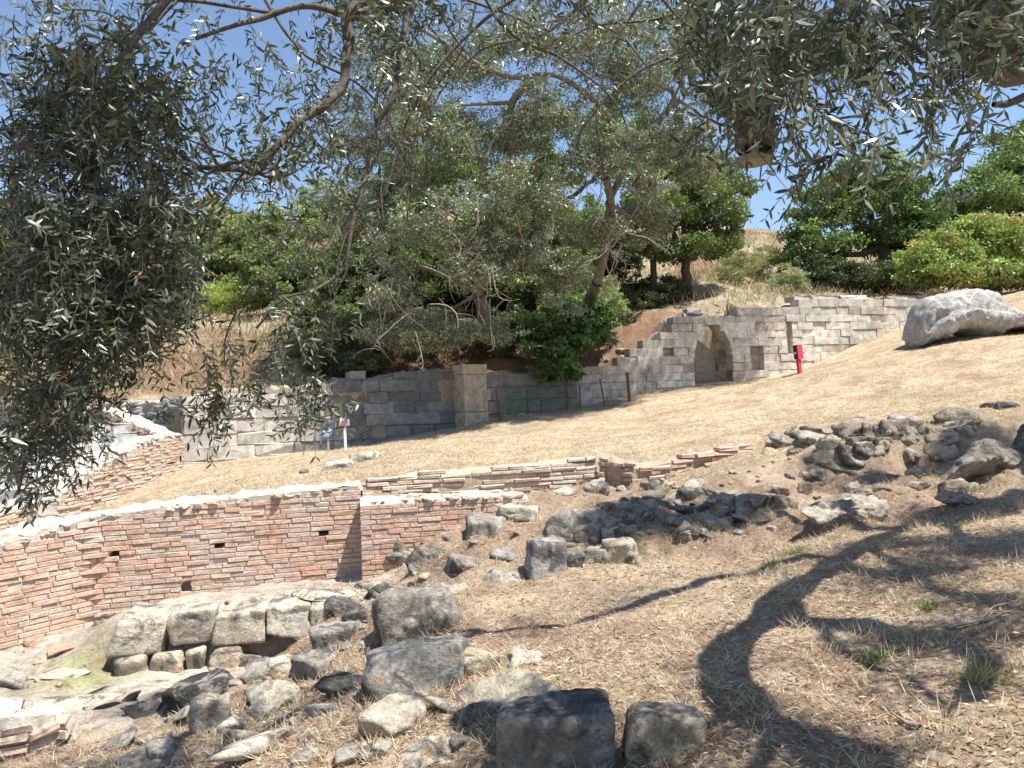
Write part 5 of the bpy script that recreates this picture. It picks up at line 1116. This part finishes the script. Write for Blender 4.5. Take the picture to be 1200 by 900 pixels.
sx_ = [x for x in shl if np.linalg.norm(x[0] - tf) > 1.5 or len(x) > 60]
tb = MB()
for _ in range(120):
    x = sx_[r_.integers(len(sx_))]; j = r_.integers(len(x) // 3, len(x)); o_ = unit(np.array([r_.normal(), r_.normal(), abs(r_.normal()) * .6])) * r_.uniform(.12, .45)
    limb(tb, x[j], x[j] + o_, .008, .003, r_, .12, 6, 4); pts.append((x[j] + o_, r_.uniform(.04, .13), int(r_.uniform(3, 12))))
tb.build('twigs', M_BARK, root)
LP = []
for (c0, rr, k) in pts:
    m = int(k * 16); ci = c0 + unit(r_.normal(size=(max(k // 8, 4), 3))) * (rr * r_.random(max(k // 8, 4)) ** .5)[:, None]
    LP.append(ci[r_.integers(len(ci), size=m)] + r_.normal(0, .10, (m, 3)))
LP = np.concatenate(LP); m = len(LP); pal = np.array([(0.055,0.075,0.035),(0.065,0.088,0.042),(0.048,0.062,0.032)])
v, f, c = leaf_mesh(LP, unit(r_.normal(size=(m, 3))), unit(r_.normal(size=(m, 3))), .055 * r_.uniform(.7, 1.2, m), .0135 * np.ones(m), pal[r_.integers(3, size=m)], True)
mk('foliage', v, f, M_OLIVE, root, c)
over = [(-3,-1,3.3,1.5,1.3,.9),(-1,-.8,3.7,1.5,1.3,.9),(1,-1.2,3.7,1.5,1.2,.9),(-4.6,.5,3.2,1.4,1.3,.9),(2.6,-2.2,4.1,1.5,1.2,.9),(-2.2,.3,3.9,1.4,1.1,.8),(0,0,4.2,1.3,1.2,.8),(-3,-3.2,3.6,1.8,1.5,1),(0,-3.6,4,1.8,1.5,1),(3,-4.4,4,1.8,1.5,1),(-6,-1.5,3,1.5,1.5,1),(-5,-4,2.6,1.8,1.6,1.2),(-1.5,-5.5,2.6,1.8,1.6,1.4)]  # unseen crown overhead, added to cut sky light on the near ground
v, f, c = foliage(over, 60000, .085, .026, [(0.055,0.075,0.035),(0.065,0.088,0.042),(0.048,0.062,0.032)], 909, .26, 40, .3, .3, .3); mk('foliage', v, f, M_OLIVE, root, c)
localise(root)

# ------------------------------------------------------------------ dry grass, straw, litter
def blades(xy, L, W, lean, pal, rg, lift=0.0):
    z = H(xy); m = len(xy); p_ = np.column_stack([xy, z + lift]); a = rg.uniform(0, 2 * math.pi, m)
    up = np.abs(rg.normal(lean[0], lean[1], m)); d = unit(np.column_stack([np.cos(a), np.sin(a), up])); nr = unit(np.cross(d, rg.normal(size=(m, 3))))
    pal = np.array(pal); return leaf_mesh(p_, d, nr, L * rg.uniform(.4, 1.4, m), W * rg.uniform(.7, 1.3, m), pal[rg.integers(len(pal), size=m)] * rg.uniform(.75, 1.2, m)[:, None])
rg = np.random.default_rng(55)
STR = [(0.55,0.44,0.32),(0.62,0.52,0.39),(0.44,0.32,0.23),(0.35,0.235,0.165),(0.66,0.58,0.46),(0.48,0.355,0.27)]
def sample(n_, y0, y1, tmax, pw=1.0):
    y = (y0 ** pw + (y1 ** pw - y0 ** pw) * rg.random(n_)) ** (1 / pw); x = rg.uniform(-tmax, tmax, n_) * y; return np.column_stack([x, y])
near_xy = sample(230000, 2.4, 9.4, .80, 1.0)
d1 = sdist(near_xy, B12); nn = fbm(np.column_stack([near_xy * .9, np.zeros(len(near_xy))]), 3, 5)
inh = (near_xy[:, 0] < -2.2 + nn * .3) & (near_xy[:, 1] > 5.4)
terr = (near_xy[:, 0] < -1.1) & (near_xy[:, 1] > 7.5)
rgs = 0
for (rx_, ry_, rr_) in ROUGH: rgs = np.maximum(rgs, np.exp(-((near_xy[:, 0] - rx_) ** 2 + (near_xy[:, 1] - ry_) ** 2) / rr_ ** 2))
keep = (rg.random(len(near_xy)) > rgs * .6) & (d1 < -0.05) & ~((inh | terr) & (rg.random(len(near_xy)) < .93)) & (rg.random(len(near_xy)) < .52 + 1.1 * nn + .25 * fbm(np.column_stack([near_xy * 4, np.zeros(len(near_xy))]), 2, 15))
near_xy = near_xy[keep]
mb = MB(); v, f, c = blades(near_xy, .058, .0033, (.12, .18), STR, rg, .002); mb.add(v, f, c)
# fallen olive leaves
lv = sample(30000, 2.4, 8.5, .8); lv = lv[(sdist(lv, B12) < -.1) & ~((lv[:, 0] < -2.2) & (lv[:, 1] > 5.4))]
v, f, c = blades(lv, .042, .010, (.08, .14), [(0.36,0.22,0.13),(0.44,0.33,0.22),(0.28,0.16,0.09),(0.5,0.42,0.32)], rg, .006); mb.add(v, f, c)
# standing tufts
tuf = sample(900, 2.6, 8.8, .78); tuf = tuf[(sdist(tuf, B12) < -.1) & ~((tuf[:, 0] < -2.0) & (tuf[:, 1] > 5.6))]
txy = (tuf[:, None] + rg.normal(0, .035, (len(tuf), 26, 2))).reshape(-1, 2)
v, f, c = blades(txy, .10, .0032, (1.0, .5), STR[:2] + STR[4:], rg); mb.add(v, f, c)
rb = np.array(RB); rb = rb[~((rb[:, 0] < -2.2) & (rb[:, 1] > 5.6))]; cnt = np.clip((rb[:, 2] * 260).astype(int), 12, 260)
ii = np.repeat(np.arange(len(rb)), cnt); a_ = rg.uniform(0, 2 * math.pi, len(ii)); e_ = rg.uniform(.92, 1.25, len(ii)) * .5
rxy = rb[ii, :2] + np.column_stack([np.cos(a_) * rb[ii, 2] * e_, np.sin(a_) * rb[ii, 3] * e_])
v, f, c = blades(rxy, .08, .0034, (.75, .5), STR, rg); mb.add(v, f, c)
tag(mb.build('straw', M_STRAW), kind='stuff')
# meadow stubble
mx = sample(150000, 9.2, 27, .75, .6); d1 = sdist(mx, B12); d2 = sdist(mx, B23); mx = mx[(d1 > .6) & (d2 < -.25)]
mb = MB(); v, f, c = blades(mx, .062, .0065, (.5, .4), [(0.56,0.46,0.325),(0.62,0.52,0.385),(0.46,0.36,0.26),(0.54,0.45,0.30)], rg); mb.add(v, f, c)
tag(mb.build('meadow_grass', M_STRAW), kind='stuff')
# tall dry grass on the upper bank
ux = sample(120000, 20, 46, .8, .8); d2 = sdist(ux, B23); n_ = fbm(np.column_stack([ux * .35, np.zeros(len(ux))]), 3, 71)
ux = ux[~((ux[:, 0] > -5.5) & (ux[:, 0] < 6) & (d2 < 5) & (rg.random(len(ux)) < .8))]; d2 = sdist(ux, B23); n_ = fbm(np.column_stack([ux * .35, np.zeros(len(ux))]), 3, 71)
ux = ux[(d2 > 1.1) & (rg.random(len(ux)) < .6 + .8 * n_)]
mb = MB(); v, f, c = blades(ux, .42, .022, (1.4, .6), [(0.40,0.33,0.21),(0.44,0.37,0.25),(0.33,0.28,0.17),(0.28,0.28,0.14),(0.32,0.24,0.16)], rg); mb.add(v, f, c)
tag(mb.build('tall_dry_grass', M_STRAW), kind='stuff')
# fallen sticks
for (x0, y0, x1, y1, lab) in ((1112,738,1190,720,'long grey fallen stick on the straw at the right'),(1078,855,1045,840,'short dark stick lying below the branch shadow'),(950,805,905,800,'thin bent stick inside the loop of the branch shadow')):
    a, b = np.array(G(x0, y0)), np.array(G(x1, y1)); mb = MB(); limb(mb, a + [0, 0, .012], b + [0, 0, .02], .010, .004, rg, .05, 8, 6); m_ = (a + b) / 2; limb(mb, m_ + [0, 0, .014], b + (b - a) * .1 + [.04, .10, .03], .005, .002, rg, .05, 5, 5)
    o = mb.build('fallen_stick', M_DEAD, None, True); origin_to(o, a); tag(o, lab, 'stick')
# green weeds
for (px, py, w, lab, pal, k, L_) in ((930,648,30,'bright green grass tuft beside the main branch shadow',[(0.24,0.27,0.10),(0.30,0.31,0.14)],90,.07),(905,664,18,'small green grass tuft in the fork of the shadow',[(0.26,0.28,0.09),(0.3,0.3,0.12)],90,.08),
      (1025,775,34,'dark green weed inside the loop of the branch shadow',[(0.10,0.16,0.05),(0.14,0.2,0.06)],120,.08),(1155,800,40,'yellow green grass tuft at the right edge of the slope',[(0.34,0.34,0.17),(0.42,0.38,0.22)],110,.10),(1130,615,40,'green grass patch under the shaded limb at the right',[(0.25,0.27,0.11),(0.30,0.30,0.14)],100,.05),
      (1090,715,24,'small dark weed right of the branch shadow',[(0.14,0.18,0.06),(0.18,0.2,0.08)],80,.07),(592,570,22,'grey green weed growing from the low brick courses',[(0.30,0.34,0.24),(0.36,0.38,0.28)],160,.14),(780,578,14,'pale weed on the terrace right of the broken brick stub',[(0.34,0.36,0.2)],70,.12)):
    g = np.array(G(px, py)); s = w * g[1] / F / 2.4; xy = g[:2] + rg.normal(0, s * .55, (k, 2)) * [1, .7]
    v, f, c = blades(xy, L_, .007, (1.0, .6), pal, rg); o = mk('grass_tuft', v, f, M_LEAF, None, c); origin_to(o, g); tag(o, lab, 'weed')

# ------------------------------------------------------------------ camera, light, sky
cam = bpy.data.cameras.new('camera'); co = bpy.data.objects.new('camera', cam); C.objects.link(co)
cam.sensor_width = 36; cam.lens = F / 1200 * 36; cam.clip_start = 0.05; cam.clip_end = 1000
co.matrix_world = Matrix([[RT[0], UP[0], -fw[0], 0], [RT[1], UP[1], -fw[1], 0], [RT[2], UP[2], -fw[2], 0], [0, 0, 0, 1]])
bpy.context.scene.camera = co
sun = bpy.data.lights.new('sun', 'SUN'); sun.energy = 5.0; sun.angle = math.radians(0.55); sun.color = (1.0, 0.955, 0.88)
so = bpy.data.objects.new('sun', sun); C.objects.link(so); so.rotation_euler = Vector(-SUN).to_track_quat('-Z', 'Y').to_euler()
w = bpy.data.worlds.new('World'); bpy.context.scene.world = w; w.use_nodes = True; nt = w.node_tree; bg = nt.nodes['Background']
sk = nt.nodes.new('ShaderNodeTexSky'); sk.sky_type = 'NISHITA'; sk.sun_disc = False; sk.sun_elevation = math.asin(SUN[2]); sk.sun_rotation = math.atan2(SUN[0], SUN[1])
sk.air_density = 1.0; sk.dust_density = 0.2; sk.ozone_density = 1.5
nt.links.new(sk.outputs[0], bg.inputs[0]); bg.inputs[1].default_value = 0.10
vs_ = bpy.context.scene.view_settings; vs_.view_transform = 'Standard'; vs_.look = 'None'; vs_.exposure = 0.98; vs_.gamma = 1; vs_.use_curve_mapping = False
cy = bpy.context.scene.cycles; cy.max_bounces = 6; cy.diffuse_bounces = 2; cy.use_denoising = True
